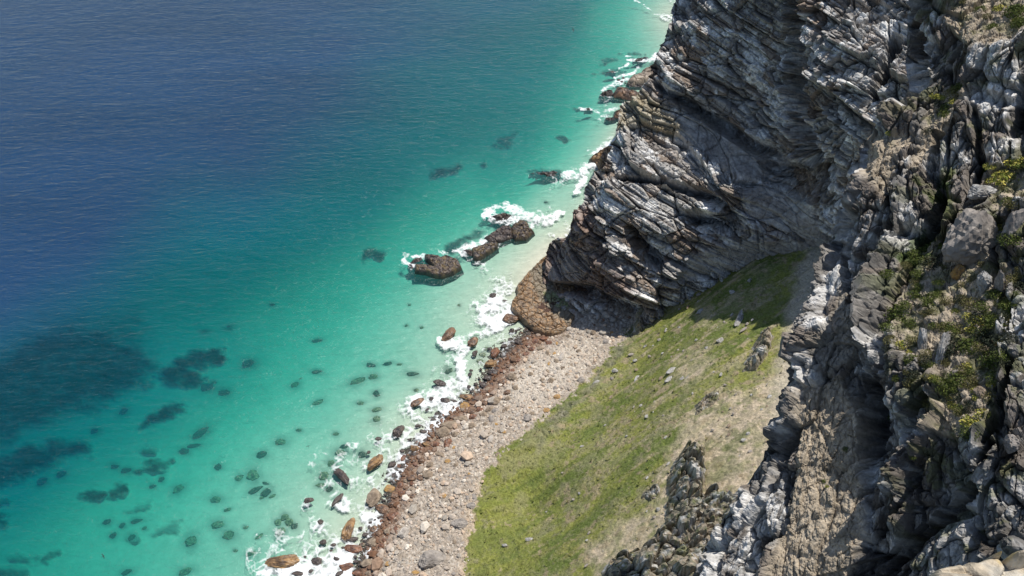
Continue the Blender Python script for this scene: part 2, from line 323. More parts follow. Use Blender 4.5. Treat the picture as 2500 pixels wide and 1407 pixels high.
m, t = new_mat("foam_white"); n = N(t)
a1 = n("ShaderNodeAttribute"); a1.attribute_name = "dens"
tc = n("ShaderNodeTexCoord"); nz = n("ShaderNodeTexNoise"); nz.inputs["Scale"].default_value = 2.2; nz.inputs["Detail"].default_value = 6; nz.inputs["Roughness"].default_value = .7
n.l(tc.outputs["Object"], nz.inputs[0])
mm = n("ShaderNodeMath", operation='MULTIPLY_ADD'); n.l(nz.outputs[0], mm.inputs[0]); mm.inputs[1].default_value = .9; mm.inputs[2].default_value = -.45
ad = n("ShaderNodeMath", operation='ADD'); n.l(mm.outputs[0], ad.inputs[0]); n.l(a1.outputs["Fac"], ad.inputs[1])
mr = n("ShaderNodeMapRange"); mr.inputs["From Min"].default_value = -.15; mr.inputs["From Max"].default_value = 1.0; mr.inputs["To Max"].default_value = .95; n.l(ad.outputs[0], mr.inputs[0])
df = n("ShaderNodeBsdfDiffuse"); df.inputs[0].default_value = (.86, .88, .88, 1); tr = n("ShaderNodeBsdfTransparent"); mx = n("ShaderNodeMixShader")
n.l(mr.outputs[0], mx.inputs[0]); n.l(tr.outputs[0], mx.inputs[1]); n.l(df.outputs[0], mx.inputs[2])
o = n("ShaderNodeOutputMaterial"); n.l(mx.outputs[0], o.inputs[0]); M_FOAM = m
msk = dens > -.35
Fc = grid_faces(*FX.shape, mask=msk & (fm > .05))
V, Fc, dd = compact(FW.reshape(-1, 3), Fc, dens.ravel())
link("sea_foam", mesh_from("sea_foam", V, Fc, M_FOAM, None, True, {"dens": dd}), kind="stuff", label="white surf foam washing round the rocks and along the shore")

# the water sheet: absorbs and scatters by how deep it is
kd = np.array([.22, .028, .042])
dpt = dep; dep = dep * (1 + .16 * sst(2.5, 6, dep))
tcol = np.exp(-kd * dep[..., None])
tcol *= (0.25 + 0.75 * np.exp(-.075 * dep))[..., None]
sg = 1 - np.exp(-.13 * dep)
Sc = cmix(cmix([.018, .135, .128], [.0, .066, .094], sst(4, 15, dep)), [.011, .038, .100], sst(18, 38, dep))
Sc = Sc * (1 + .22 * fbm(Wx * np.array([.012, .03, 1]), 3, 83))[..., None]
scol = Sc * sg[..., None] * (1 - .45 * (rf * sst(3, 9, dep)))[..., None]
m, t = new_mat("sea_water"); n = N(t)
A = n("ShaderNodeVertexColor"); A.layer_name = "trans"; B = n("ShaderNodeVertexColor"); B.layer_name = "scat"
tc = n("ShaderNodeTexCoord")
def wave(sx, sy, rot, det, sc):
    mp = n("ShaderNodeMapping"); mp.inputs["Rotation"].default_value = (0, 0, R(rot)); mp.inputs["Scale"].default_value = (sx, sy, 1)
    n.l(tc.outputs["Object"], mp.inputs[0]); z = n("ShaderNodeTexNoise"); z.inputs["Scale"].default_value = sc; z.inputs["Detail"].default_value = det; z.inputs["Roughness"].default_value = .6; z.inputs["Distortion"].default_value = .3
    n.l(mp.outputs[0], z.inputs[0]); return z.outputs[0]
w1 = wave(.35, 1.0, -22, 5, .55); w2 = wave(.5, 1.0, -10, 3, .16); w3 = wave(.6, 1, -35, 3, 1.9)
s1 = n("ShaderNodeMath", operation='MULTIPLY_ADD'); n.l(w2, s1.inputs[0]); s1.inputs[1].default_value = 1.6; n.l(w1, s1.inputs[2])
s2 = n("ShaderNodeMath", operation='MULTIPLY_ADD'); n.l(w3, s2.inputs[0]); s2.inputs[1].default_value = .35; n.l(s1.outputs[0], s2.inputs[2])
bp = n("ShaderNodeBump"); bp.inputs["Strength"].default_value = 1.0; bp.inputs["Distance"].default_value = .55; n.l(s2.outputs[0], bp.inputs["Height"])
trn = n("ShaderNodeBsdfTransparent"); dif = n("ShaderNodeBsdfDiffuse"); n.l(A.outputs[0], trn.inputs[0]); n.l(B.outputs[0], dif.inputs[0]); n.l(bp.outputs[0], dif.inputs["Normal"])
ads = n("ShaderNodeAddShader"); n.l(trn.outputs[0], ads.inputs[0]); n.l(dif.outputs[0], ads.inputs[1])
gl = n("ShaderNodeBsdfGlossy"); gl.inputs["Roughness"].default_value = .18; n.l(bp.outputs[0], gl.inputs["Normal"])
fr = n("ShaderNodeFresnel"); fr.inputs[0].default_value = 1.33; n.l(bp.outputs[0], fr.inputs["Normal"])
mx = n("ShaderNodeMixShader"); n.l(fr.outputs[0], mx.inputs[0]); n.l(ads.outputs[0], mx.inputs[1]); n.l(gl.outputs[0], mx.inputs[2])
o = n("ShaderNodeOutputMaterial"); n.l(mx.outputs[0], o.inputs[0]); M_WATER = m
me = mesh_from("water", W0.reshape(-1, 3), grid_faces(*GX.shape), M_WATER, {"trans": tcol.reshape(-1, 3), "scat": scol.reshape(-1, 3)}, True)
link("water", me, kind="structure")

# ------------------------------------------------------------------ hillside and beach (height field in metres)
def hillplane_z(x, y):
    return 6 + .75 * ((x + 9) * .86 - (y - 72) * .51)
WL = [(860,1440),(880,1400),(905,1330),(945,1250),(975,1170),(1000,1120),(1050,1060),(1105,1005),(1150,975),(1185,940),(1215,890),(1245,860),(1290,820),(1340,800)]
GL = [(1130,1480),(1138,1407),(1150,1300),(1160,1230),(1185,1160),(1250,1080),(1330,1015),(1400,955),(1450,905),(1500,850),(1535,815)]
hp = []
def addz(px, py, z):
    p = at_z(np.array(px, float), np.array(py, float), z); hp.append((p[0], p[1], z))
for p in WL: addz(*p, .0)
for p in WL: addz(p[0] - 60, p[1] - 25, -2.0)
for i, p in enumerate(GL): addz(*p, 4.6 + .0 * i)
for p in [(1000,1380),(1050,1250),(1100,1130),(1200,1020),(1280,930),(1360,860)]: addz(*p, 2.6)
for p in [(1460,765),(1500,790),(1450,800)]: addz(*p, 3.2)
for p in [(1340,700),(1300,760),(1395,740),(1370,680),(1385,775)]: addz(*p, .9)
def addh(px, py, off=0.0):      # a point on the sloping plane, then pushed up or down
    r = ray(np.array(px, float), np.array(py, float)); A_ = .75 * (.86 * r[0] - .51 * r[1]); B_ = 6 + .75 * (9 * .86 + 72 * .51)
    t_ = (CAMZ - B_) / (A_ - r[2]); p = at_t(np.array(px, float), np.array(py, float), t_); hp.append((p[0], p[1], p[2] + off))
for q in [(1300,1400,-4),(1450,1380,-2),(1300,1200,-5),(1400,1150,-2),(1550,1200,0),(1450,1000,-3),(1600,1000,1),(1550,880,-2.5),(1700,900,1.5),(1620,760,-1.5),(1600,690,0),
          (1750,750,2),(1850,650,3.5),(1950,620,3),(1700,1100,2),(1850,900,1),(1950,900,-1),(1850,1050,2),(2000,700,0),(1720,655,1.5),(1650,1350,0),(1900,1300,3),(2100,900,0),(2200,600,0),(1650,640,-1)]: addh(*q)
hp += [(150,200,80),(150,50,110),(0,20,40),(60,20,70),(-60,30,-6),(100,230,20),(20,200,-4),(50,210,0),(-40,60,-5)]
HZ = RBF(hp, c=3.0)
def hill_z(x, y):
    return HZ(x, y)
xs = np.arange(-36, 100, .22); ys = np.arange(50, 182, .22)
HX, HY = np.meshgrid(xs, ys); Hz0 = hill_z(HX, HY); HP = np.stack([HX, HY, Hz0], -1)
hpx, hpy, ht = to_px(HP)
nx_ = fbm(HP * .25, 3, 90)
hpxw = hpx + 26 * nx_; hpyw = hpy + 20 * fbm(HP * .25, 3, 95)
gpoly = GL + [(1560,790),(1585,715),(1600,650),(1720,615),(1900,585),(2080,560),(2100,900),(2100,1700),(1100,1700)]
gn = fbm(HP * .8, 4, 97, .65); gn2 = fbm(HP * .8, 4, 98, .65); grass = area(hpx + 12 * nx_ + 26 * gn, hpy + 12 * nx_ + 22 * gn2, gpoly, 3)
tan_ = np.maximum.reduce([area(hpxw, hpyw, [(1690,1010),(1760,965),(1850,945),(1905,890),(1915,800),(1945,700),(1970,600),(2100,560),(2100,1500),(1560,1500),(1600,1250),(1640,1120)], 22),
    area(hpxw, hpyw, [(1500,1500),(1430,1340),(1540,1260),(1640,1240),(1700,1500)], 24),
    .75 * area(hpxw, hpyw, [(1640,880),(1700,850),(1740,890),(1690,950),(1650,940)], 16), .6 * area(hpxw, hpyw, [(1700,770),(1740,745),(1750,770),(1710,790)], 10)])
strip = np.maximum.reduce([area(hpxw, hpyw, [(1560,700),(1600,650),(1700,625),(1690,660),(1625,700),(1600,740),(1570,790),(1530,850),(1470,930),(1400,1010),(1300,1090),(1260,1100),(1330,1040),(1420,950),(1500,860),(1540,810)], 9),
    .9 * area(hpxw, hpyw, [(1560,600),(1900,590),(1960,600),(1880,625),(1780,640),(1700,690),(1640,700),(1580,690)], 10)])
# streaks along the sheep-track direction of the slope
sdir = at_t(np.array(1700.), np.array(900.), 140.) - at_t(np.array(1250.), np.array(1250.), 145.); sdir[2] = 0; sdir /= np.linalg.norm(sdir); cd = np.array([-sdir[1], sdir[0], 0])
def streak(P, la, lb, seed, o=4): return fbm(np.stack([(P @ sdir) / la, (P @ cd) / lb, P[..., 2] * 0], -1), o, seed)
s1_ = streak(HP, 16, 4, 101); s2_ = streak(HP, 5, 1.4, 105, 4); s3_ = fbm(HP * 1.6, 4, 107, .65)
g1 = cmix([.20, .215, .040], [.115, .155, .030], sst(-.3, .35, s1_ + .4 * s3_))
g1 = cmix(g1, [.24, .225, .06], sst(.05, .5, s2_ + .5 * fbm(HP * .12, 2, 111)) * .8)
g1 = cmix(g1, [.20, .19, .105], sst(.15, .5, fbm(HP * .35, 4, 113) + .3 * s3_) * .75)
g1 = cmix(g1, [.05, .06, .02], sst(.32, .6, s3_ + .35 * s2_) * .6); fg = fbm(HP * 2.6, 3, 119, .8)
g1 = cmix(g1, [.26, .23, .14], sst(.12, .4, fg + .25 * s2_) * .6); g1 = cmix(g1, [.055, .075, .02], sst(.1, .45, -fg) * .45)
bare = cmix([.50, .40, .30], [.37, .30, .225], sst(-.3, .4, s3_)); bare = cmix(bare, [.11, .14, .04], sst(.05, .3, fbm(HP * .55, 4, 117, .6) + .2 * s2_) * .6 * sst(2000, 1800, hpx))
g1 = cmix(g1, bare, np.clip(tan_ * (.95 + .5 * s2_) + .9 * sst(.12, .5, s2_ + s3_ * .6) * sst(1350, 1650, hpx) * .75, 0, 1))
g1 = cmix(g1, cmix([.20, .19, .15], [.13, .13, .09], sst(-.2, .3, s3_)), np.clip(strip * (.8 + .6 * s2_), 0, 1))
yel = area(hpxw, hpyw, [(1130,1450),(1150,1230),(1200,1120),(1330,1050),(1380,1130),(1330,1250),(1300,1420)], 40)
g1 = cmix(g1, [.20, .215, .035], yel * sst(-.35, .3, s2_ + s1_) * .65)
# beach: pinkish cobbles, browner and wetter by the waterline
wl_in = sdf_poly(hpx, hpy, WL + [(1400,700),(1700,700),(1700,1700),(800,1700)])
f1b, f2b, idb, id2b = worley(HP * np.array([1.7, 1.7, .3]), 121); f1c, f2c, idc, _ = worley(HP * np.array([.6, .7, .3]) + .2 * s3_[..., None], 125)
bc = cmix([.48, .40, .32], [.31, .265, .215], idb); bc = cmix(bc, [.60, .54, .46], (id2b > .7) * .7); bc = cmix(bc, [.36, .31, .26], (idc > .6) * .5)
bc = cmix(bc, [.62, .56, .48], area(hpxw, hpyw, [(1250,900),(1380,850),(1440,830),(1400,920),(1300,990),(1230,960)], 30) * .55)
bc = cmix(bc, [.19, .10, .06], sst(58, 8, wl_in + 22 * s3_) * .85)
bc = cmix(bc, [.08, .05, .04], sst(10, -6, wl_in) * .9)
bc = cmix(bc, [.50, .40, .29], sst(-34, -4, sdf_poly(hpx, hpy, gpoly)) * sst(1100, 1250, hpy) * .8)
big_ = fbm(HP * .16, 4, 133, .6); g1 = cmix(g1, [.235, .225, .12], sst(.05, .45, big_ + .3 * s2_) * .5); g1 = cmix(g1, [.30, .235, .15], sst(.18, .42, fbm(HP * .5, 4, 135, .6) + .2 * s2_ - .15 * yel) * .8 * grass); g1 = cmix(g1, [.10, .135, .035], sst(.05, .4, -big_ + .2 * s3_) * .45); g1 = cmix(g1, [.40, .36, .30], sst(1850, 1930, hpx) * tan_ * .7)  # last mix paints shade as greyer soil on the right of the bare slope
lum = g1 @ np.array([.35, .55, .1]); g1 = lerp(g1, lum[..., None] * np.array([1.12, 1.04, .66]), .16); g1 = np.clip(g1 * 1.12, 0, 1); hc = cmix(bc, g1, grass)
rough_b = (np.minimum(f2b - f1b, .4) - .15) * (.5 + idb) * .9 + (np.minimum(f2c - f1c, .4) - .1) * 1.0 * (idc > .55)
f1g, f2g, idg, _ = worley(HP * .45, 131)
crg = sst(.2, .5, s2_ + .6 * s3_)
dz = (1 - grass) * rough_b + grass * (.35 * s3_ + .16 * fg + .45 * s2_ + .9 * s1_ + tan_ * .35 * (idg - .5) + strip * .8 * (idg - .5))
HP[..., 2] += dz
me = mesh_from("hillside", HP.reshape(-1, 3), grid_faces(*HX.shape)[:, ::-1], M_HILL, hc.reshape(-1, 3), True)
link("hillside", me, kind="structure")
# tussocks too many to count
rt = np.random.RandomState(44); nT = 16000
ii = rt.randint(2, HX.shape[0] - 2, nT * 4); jj = rt.randint(2, HX.shape[1] - 2, nT * 4)
ok = (grass[ii, jj] > .8) & (rt.rand(nT * 4) > .85 * tan_[ii, jj]) & (rt.rand(nT * 4) < .12 + .5 * sst(-.1, .5, s2_[ii, jj] + s3_[ii, jj])) & (hpx[ii, jj] < 2050); ii, jj = ii[ok][:nT], jj[ok][:nT]; nT = len(ii)
base_t = HP[ii, jj] + rt.uniform(-.11, .11, (nT, 3)) * np.array([1, 1, 0]); nb = 7
base_b = np.repeat(base_t, nb, 0); an = rt.rand(nT * nb) * 6.283; hgt = np.repeat(rt.uniform(.10, .30, nT) * np.where(rt.rand(nT) > .9, 1.9, 1), nb) * rt.uniform(.7, 1.2, nT * nb)
dirv = np.stack([np.cos(an), np.sin(an), 0 * an], -1); sid = np.stack([-np.sin(an), np.cos(an), 0 * an], -1)
w_ = (hgt * .32)[:, None]; c0 = base_b - np.array([0, 0, .06])
Vt = np.stack([c0 - sid * w_, c0 + sid * w_, c0 + dirv * hgt[:, None] * .8 + np.array([0, 0, 1]) * hgt[:, None]], 1).reshape(-1, 3)
tcl = cmix(cmix([.22, .25, .05], [.34, .31, .13], rt.rand(nT)), [.09, .125, .03], (rt.rand(nT) > .6) * .8); tcl = np.repeat(lerp(tcl, hc[ii, jj], .5), nb * 3, 0)
link("grass_tussocks", mesh_from("grass_tussocks", Vt, np.arange(len(Vt)).reshape(-1, 3), M_HILL, tcl), kind="stuff", label="short green and straw-coloured tussocks on the slope")

# ------------------------------------------------------------------ cliffs
def notch(f, w=.07): return np.exp(-(np.minimum(f, 1 - f) / w) ** 2)
def strata(s, scale, seed, sharp=.12, blk=0):
    """random offset per bed of random thickness; s in metres"""
    q = s / scale; q = q + .35 * np.sin(q * 1.7 + seed) + .2 * np.sin(q * 4.1 + 2 * seed)
    i = np.floor(q); f = q - i
    i = i.astype(np.int64); z_ = i * 0 + blk; a = _h(i, i * 0 + 3, z_, seed); b = _h(i + 1, i * 0 + 3, z_, seed)
    return lerp(a, b, sst(1 - sharp, 1, f)) * 2 - 1, f
def blur(A, k):
    for ax in (0, 1):
        for _ in range(2):
            pad = [(0, 0)] * A.ndim; pad[ax] = (k, k)
            c = np.cumsum(np.pad(A, pad, mode='edge'), axis=ax); n_ = A.shape[ax]; w_ = 2 * k
            c = np.concatenate([np.take(c, [0], axis=ax) * 0, c], axis=ax)
            A = (np.take(c, np.arange(w_ + 1, w_ + 1 + n_) if False else np.arange(n_) + w_, axis=ax) - np.take(c, np.arange(n_), axis=ax)) / w_
    return A
def footprint(P):
    a = np.linalg.norm(np.gradient(P, axis=0), axis=-1); b = np.linalg.norm(np.gradient(P, axis=1), axis=-1)
    return np.maximum(a, b)
def cliff_patch(name, PXg, PYg, Tg, kind):
    P = at_t(PXg, PYg, Tg); Nn = grid_normals(P)
    rr = ray(PXg, PYg); Nn *= -np.sign((Nn * rr).sum(-1, keepdims=True))
    rr = rr / np.linalg.norm(rr, axis=-1, keepdims=True); Nn = blur(Nn, 8) * .75 - .4 * rr; Nn /= np.linalg.norm(Nn, axis=-1, keepdims=True)
    return P, Nn
def solve_depth(x0, x1, y0, y1, h, base_n, regions, anchors, iters=900, cuts=None):
    """integrate a surface whose facing is given region by region; returns t(px, py)"""
    xs_ = np.arange(x0, x1 + h, h); ys_ = np.arange(y0, y1 + h, h); X, Y = np.meshgrid(xs_, ys_)
    nf = np.zeros(X.shape + (3,)) + np.array(base_n, float)
    for poly, nn_, f in regions:
        m_ = area(X, Y, poly, f)[..., None]; nf = nf * (1 - m_) + np.array(nn_, float) * m_
    nf /= np.linalg.norm(nf, axis=-1, keepdims=True)
    r = ray(X, Y); nr = np.minimum((nf * r).sum(-1), -.22)
    gx = -(nf @ np.array([1 / F, 0, 0])) / nr; gy = -(nf @ np.array([0, -sP / F, -cP / F])) / nr
    gx = .5 * (gx[:, 1:] + gx[:, :-1]) * h; gy = .5 * (gy[1:] + gy[:-1]) * h
    lam = np.zeros(X.shape); tgt = np.zeros(X.shape)
    for ax_, ay_, at_, aw_ in anchors:
        j = int(round((ax_ - x0) / h)); i_ = int(round((ay_ - y0) / h)); lam[i_, j] = aw_; tgt[i_, j] = math.log(at_)
    def op(L):
        o_ = lam * L; dx = L[:, 1:] - L[:, :-1]; dy = L[1:] - L[:-1]
        o_[:, 1:] += dx; o_[:, :-1] -= dx; o_[1:] += dy; o_[:-1] -= dy; return o_
    b = lam * tgt; b[:, 1:] += gx; b[:, :-1] -= gx; b[1:] += gy; b[:-1] -= gy
    L = np.full(X.shape, math.log(anchors[0][2])); r_ = b - op(L); p = r_.copy(); rs = (r_ * r_).sum()
    for _ in range(iters):
        Ap = op(p); al = rs / ((p * Ap).sum() + 1e-30); L = L + al * p; r_ = r_ - al * Ap; rn = (r_ * r_).sum()
        if rn < 1e-12: break
        p = r_ + rn / rs * p; rs = rn
    T = np.exp(L)
    def f(px, py):
        u = np.clip((np.asarray(px, float) - x0) / h, 0, X.shape[1] - 1.001); v = np.clip((np.asarray(py, float) - y0) / h, 0, X.shape[0] - 1.001)
        a = u.astype(int); b_ = v.astype(int); u = u - a; v = v - b_
        return (T[b_, a] * (1 - u) + T[b_, a + 1] * u) * (1 - v) + (T[b_ + 1, a] * (1 - u) + T[b_ + 1, a + 1] * u) * v
    return f
# far cliff -------------------------------------------------------
SIL = [(-400,1700),(-200,1672),(0,1650),(25,1641),(60,1636),(75,1627),(100,1626),(130,1603),(165,1592),(190,1587),(215,1567),(240,1547),(262,1520),(290,1507),(330,1501),(355,1500),(400,1482),(430,1452),(460,1432),(490,1430),(520,1398),(560,1391),(578,1386),(592,1348),(640,1330),(690,1322),(760,1330),(900,1340)]
TF = RBF([(1300,900,225),(1330,680,222),(1345,600,221),(1390,540,208),(1440,450,203),(1500,330,204),(1590,190,205),(1650,0,212),(1680,-200,222),(1560,790,207),(1450,700,212),(1500,620,203),(1560,700,203),(1620,640,200),
  (1500,500,200),(1600,400,199),(1600,560,196),(1700,600,193),(1700,480,193),(1650,300,206),(1750,330,202),(1850,400,190),(1700,150,200),(1850,280,189),(1780,440,184),(1850,560,187),(1930,480,184),
  (1950,560,183),(1900,620,190),(2000,600,183),(1800,0,190),(1800,-200,200),(1950,380,170),(1930,200,176),(1935,100,176),(2000,250,162),(2050,100,158),(2000,0,166),(2150,350,148),(2150,180,150),(2150,0,158),(2250,-100,150),(2150,500,160),(2100,700,180),(2350,200,140),(2350,600,160),(1950,-250,175),(2300,900,200),(1800,850,215)], c=25)
nF, mF = 620, 640
pyv = np.linspace(-260, 860, nF); sil = np.interp(pyv, [a for a, b in SIL], [b for a, b in SIL])
fold = 40
u = np.linspace(0, 1, mF - fold)
PXg = np.zeros((nF, mF)); PYg = np.repeat(pyv[:, None], mF, 1)
PXg[:, fold:] = sil[:, None] + (2330 - sil[:, None]) * u[None] ** 1.08
k = np.arange(fold)[::-1] + 1.0
PXg[:, :fold] = sil[:, None] + 1.2 * k[None]
Tg = TF(PXg, PYg); Tg[:, fold:] += 0
kk = np.concatenate([k, np.zeros(mF - fold)])[None]
Tg = Tg + kk * 1.3 - 3 + 6 * np.where(kk > 0, 1, sst(60, 0, PXg - sil[:, None])) 
CP, CN = cliff_patch("far_cliff", PXg, PYg, Tg, 0)
nb = np.array([.33, .08, .93]); nb /= np.linalg.norm(nb)
LF = footprint(CP)
def fd(c, L=None): return sst(.8, 2.6, c / (LF if L is None else L))
wp = CP + .6 * np.stack([fbm(CP * .06, 3, 201), fbm(CP * .06, 3, 205), fbm(CP * .06, 3, 209)], -1)
s = wp @ nb
ax1 = np.array([.94, 0, -.33]); ax2 = np.cross(nb, ax1)
loc3 = np.stack([wp @ ax1, wp @ ax2, s], -1)
b0 = worley(loc3 / np.array([16, 16, 9.0]), 217); b1 = worley(loc3 / np.array([6.5, 6.5, 5]), 221); b2 = worley(loc3 / np.array([2.8, 2.8, 2.6]), 225); b3 = worley(loc3 / np.array([1.3, 1.3, .9]), 229)
k0 = (b0[2] * 9999).astype(np.int64); k1 = (b1[2] * 9999).astype(np.int64); k2 = (b2[2] * 9999).astype(np.int64)
L1, fL1 = strata(s + .3 * fbm(CP * .2, 3, 213), 9.0, 5, .05); L2, fL2 = strata(s + .10 * fbm(CP * .3, 3, 217) + (b0[3] - .5) * .8, 3.0, 9, .06, k0); L3, fL3 = strata(s + .06 * fbm(CP * .8, 3, 219) + (b1[3] - .5) * .4, 1.15, 13, .10, k1); L4, fL4 = strata(s + .03 * fbm(CP * 2, 2, 222), .48, 17, .25, k2)
soft = np.maximum.reduce([area(PXg, PYg, [(1660,290),(1730,285),(1800,330),(1860,385),(1850,440),(1780,415),(1700,370),(1660,330)], 10),
   area(PXg, PYg, [(1820,470),(1860,440),(1960,490),(2010,560),(1980,600),(1900,560),(1830,530)], 9), area(PXg, PYg, [(1700,625),(1760,600),(1830,590),(1950,590),(2080,580),(2060,640),(1800,660),(1640,690)], 8),
   .8 * area(PXg, PYg, [(2060,330),(2250,260),(2260,340),(2150,400),(2080,390)], 14), .5 * area(PXg, PYg, [(1340,640),(1380,600),(1440,610),(1450,650),(1400,700),(1340,690)], 10)])
fs = fbm(CP * 1.3, 5, 233, .6)
edge = sst(.0, .10, b1[1] - b1[0]); edge2 = sst(0, .10, b2[1] - b2[0]); edge3 = sst(0, .14, b3[1] - b3[0]); edge0 = sst(0, .06, b0[1] - b0[0])
thin = sst(620, 420, PXg - 1250 + (500 - PYg) * .2)     # more thinly bedded towards the seaward corner
d = 2.0 * L1 + (1.1 * (b0[2] - .5) * 2 - 1.2 * (1 - edge0)) + (.55 * (b1[2] - .5) * 2 - .7 * (1 - edge)) * fd(5) + (1.25 * L2 + .22 * (b2[2] - .5) * 2 - .35 * (1 - edge2)) * fd(2.0) + ((.55 + .25 * thin) * L3 + .14 * (b3[2] - .5) * 2 - .12 * (1 - edge3)) * fd(.9) + .16 * L4 * fd(.5) + .2 * fs * fd(1)
d += 1.7 * (0.5 - fL1) + .6 * (.5 - fL2) - .9 * notch(fL1, .05) - .6 * notch(fL2, .07) - .4 * notch(fL3, .12) * fd(1)        # each thick bed overhangs the one below
soft *= .85
hard = 1 - .78 * soft
trench = np.maximum.reduce([np.clip(1.25 - sdf_line(PXg + 10 * fs, PYg + 6 * fs, [(a_, b_, r_ * 1.45) for a_, b_, r_ in pts]), 0, 1) * k_ for pts, k_ in [
   ([(1600,205,6),(1700,270,9),(1870,375,14),(1900,430,22),(1960,455,22),(2000,430,20)],4.0), ([(1935,-20,14),(1945,120,17),(1935,300,15),(1960,400,20)],9.0),
   ([(1500,430,4),(1620,440,6),(1720,480,10),(1800,545,14)],4.0), ([(1690,530,12),(1740,545,16),(1790,560,10)],5.0), ([(1535,560,8),(1560,600,12),(1600,640,14)],4.5), ([(1350,700,8),(1430,715,14),(1500,750,16),(1560,770,14)],5.5),
   ([(2120,260,5),(2160,180,10),(2190,100,10)],6.0), ([(1480,760,12),(1555,790,14)],5.0)]])
pil = worley(wp / np.array([5.5, 5.5, 26]), 251); rt_ = area(PXg, PYg, [(1880,-300),(2400,-300),(2400,560),(2020,560),(1930,420),(1890,200)], 30)
d = d + rt_ * (2.4 * (pil[2] - .5) - 1.5 * (1 - sst(0, .1, pil[1] - pil[0])))
d = d * hard - 1.5 * trench * (1 - .2 * fs)
d[:, :fold] = d[:, fold:fold + 1]; CN[:, :fold] = CN[:, fold:fold + 1]
CPd = CP + CN * d[..., None]
whit = sst(.0, .35, fbm(loc3 / np.array([7, 7, 2.2]), 4, 241, .6) + .25 * (b3[3] - .5) + .25 * (b2[3] - .5))
whit2 = sst(.05, .35, fbm(CP * np.array([.8, .8, .25]), 4, 245, .6))
cA = cmix([.40, .385, .36], [.20, .18, .165], _h(np.floor(s / .8).astype(np.int64), k1, k1 * 0, 5)); cA = cmix(cA, [.17, .15, .135], (b2[3] > .7) * .6); cA = cmix(cA, [.24, .18, .135], (b1[3] > .62) * .7)
cc = cmix(cA, [.64, .63, .61], np.clip(whit * .9 + .35 * (L3 > .3) * sst(-.4, .2, whit2), 0, 1)); cc = cmix(cc, [.84, .83, .80], whit * whit2 * .8)
cc = cmix(cc, [.07, .062, .058], (1 - edge3) * .25)
upper = area(PXg, PYg, [(1640,-300),(2400,-300),(2400,500),(2000,520),(1880,400),(1700,290),(1600,200)], 25); cc = cc * 1.08
tanp = area(PXg + 12 * fs, PYg, [(1560,215),(1620,260),(1690,330),(1640,330),(1570,300),(1500,320),(1510,270)], 14); cc = cmix(cc, [.34, .29, .19], tanp * .75)
redp = area(PXg + 12 * fs, PYg, [(1385,500),(1440,500),(1470,600),(1560,700),(1500,740),(1330,720),(1310,640),(1370,580)], 22); cc = cmix(cc, cmix([.19, .13, .10], [.30, .21, .17], b2[3]), redp * .8)
cc = cmix(cc, cmix([.36, .34, .31], [.28, .265, .245], sst(-.3, .3, fs)), np.clip(soft, 0, 1) * .85)
me = mesh_from("far_cliff", CPd.reshape(-1, 3), grid_faces(nF, mF), M_CLIFF, cc.reshape(-1, 3), False)
link("far_cliff", me, kind="structure", label="layered dark grey sea cliff dropping to the beach")

# near crags ------------------------------------------------------
BENCH = [[(1970,945),(2050,918),(2092,1000),(2092,1100),(2100,1200),(2110,1290),(2065,1400),(2040,1500),(1880,1500),(1885,1400),(1915,1280),(1938,1150),(1948,1010)],
   [(2050,700),(2100,720),(2120,780),(2070,880),(2010,930),(2000,850),(2040,780)],
   [(2200,640),(2290,590),(2350,640),(2440,620),(2480,660),(2440,800),(2450,900),(2410,960),(2320,960),(2260,880),(2200,860),(2170,760)],
   [(2280,960),(2420,940),(2440,1030),(2350,1070),(2260,1050)],[(2120,330),(2230,330),(2180,420),(2160,480),(2110,420)],
   [(2290,30),(2400,-40),(2560,-60),(2560,60),(2440,110),(2350,110)],[(2280,250),(2350,190),(2375,230),(2320,300),(2290,330),(2250,420),(2220,420)],[(2390,430),(2540,390),(2540,480),(2430,520)]]
LIT = (-.42, .12, .88)
NREG = [([(2040,400),(2260,260),(2300,420),(2240,560),(2180,640),(2060,600)],(-.62,-.2,.7),20),
   ([(1990,560),(2130,540),(2060,700),(2050,760),(2000,900),(1930,930)],(-.82,-.42,.35),14),
   ([(2110,700),(2180,640),(2190,850),(2260,960),(2200,1100),(2100,1290),(2080,1200),(2080,1000),(2110,880)],(-.86,-.38,.30),12),
   ([(2230,-300),(2400,-300),(2330,110),(2300,240),(2260,330),(2210,200)],(-.66,-.72,.25),16),([(2330,110),(2500,60),(2620,80),(2620,400),(2400,420),(2330,330),(2380,230)],(-.72,-.62,.3),14),
   ([(2430,500),(2700,460),(2700,1100),(2480,1050),(2460,900),(2450,800),(2490,660)],(-.85,-.35,.42),14),
   ([(2100,1330),(2240,1080),(2420,1060),(2700,1050),(2700,1600),(2000,1600)],(-.74,-.60,.32),20),
   ([(1800,1230),(1940,960),(1960,1150),(1920,1290),(1850,1420),(1700,1500),(1690,1380)],(-.78,-.30,.55),10)] + [(p_, LIT, 10) for p_ in BENCH]
TN = solve_depth(1500, 2720, -320, 1640, 10, (-.74, -.3, .6), NREG, [(2450,650,46,.6),(2480,100,64,.3),(2020,1150,62,.3),(2480,1340,22,.3),(2040,600,80,.3),(2250,100,84,.2)])
print("TN", [(a_, b_, round(float(TN(a_, b_)), 1)) for a_, b_ in [(2450,650),(2480,100),(2250,100),(2250,300),(2120,340),(2040,600),(2000,800),(1950,930),(2020,1150),(1850,1200),(1750,1400),(2100,1000),(2200,800),(2350,800),(2200,1100),(2300,1300),(2480,1340),(2480,1000)]])
L2 = [(-300,2245),(-20,2232),(50,2218),(150,2212),(220,2228),(250,2200),(280,2160),(320,2132),(360,2100),(420,2100),(480,2078),(520,2052),(570,2036),(620,2008),(690,1990),(780,1966),(850,1958),(900,1946),(935,1940),(1010,1905),(1080,1882),(1140,1850),(1220,1800),(1290,1748),(1350,1712),(1407,1690),(1560,1600)]
nN, mN, nfold = 800, 600, 30
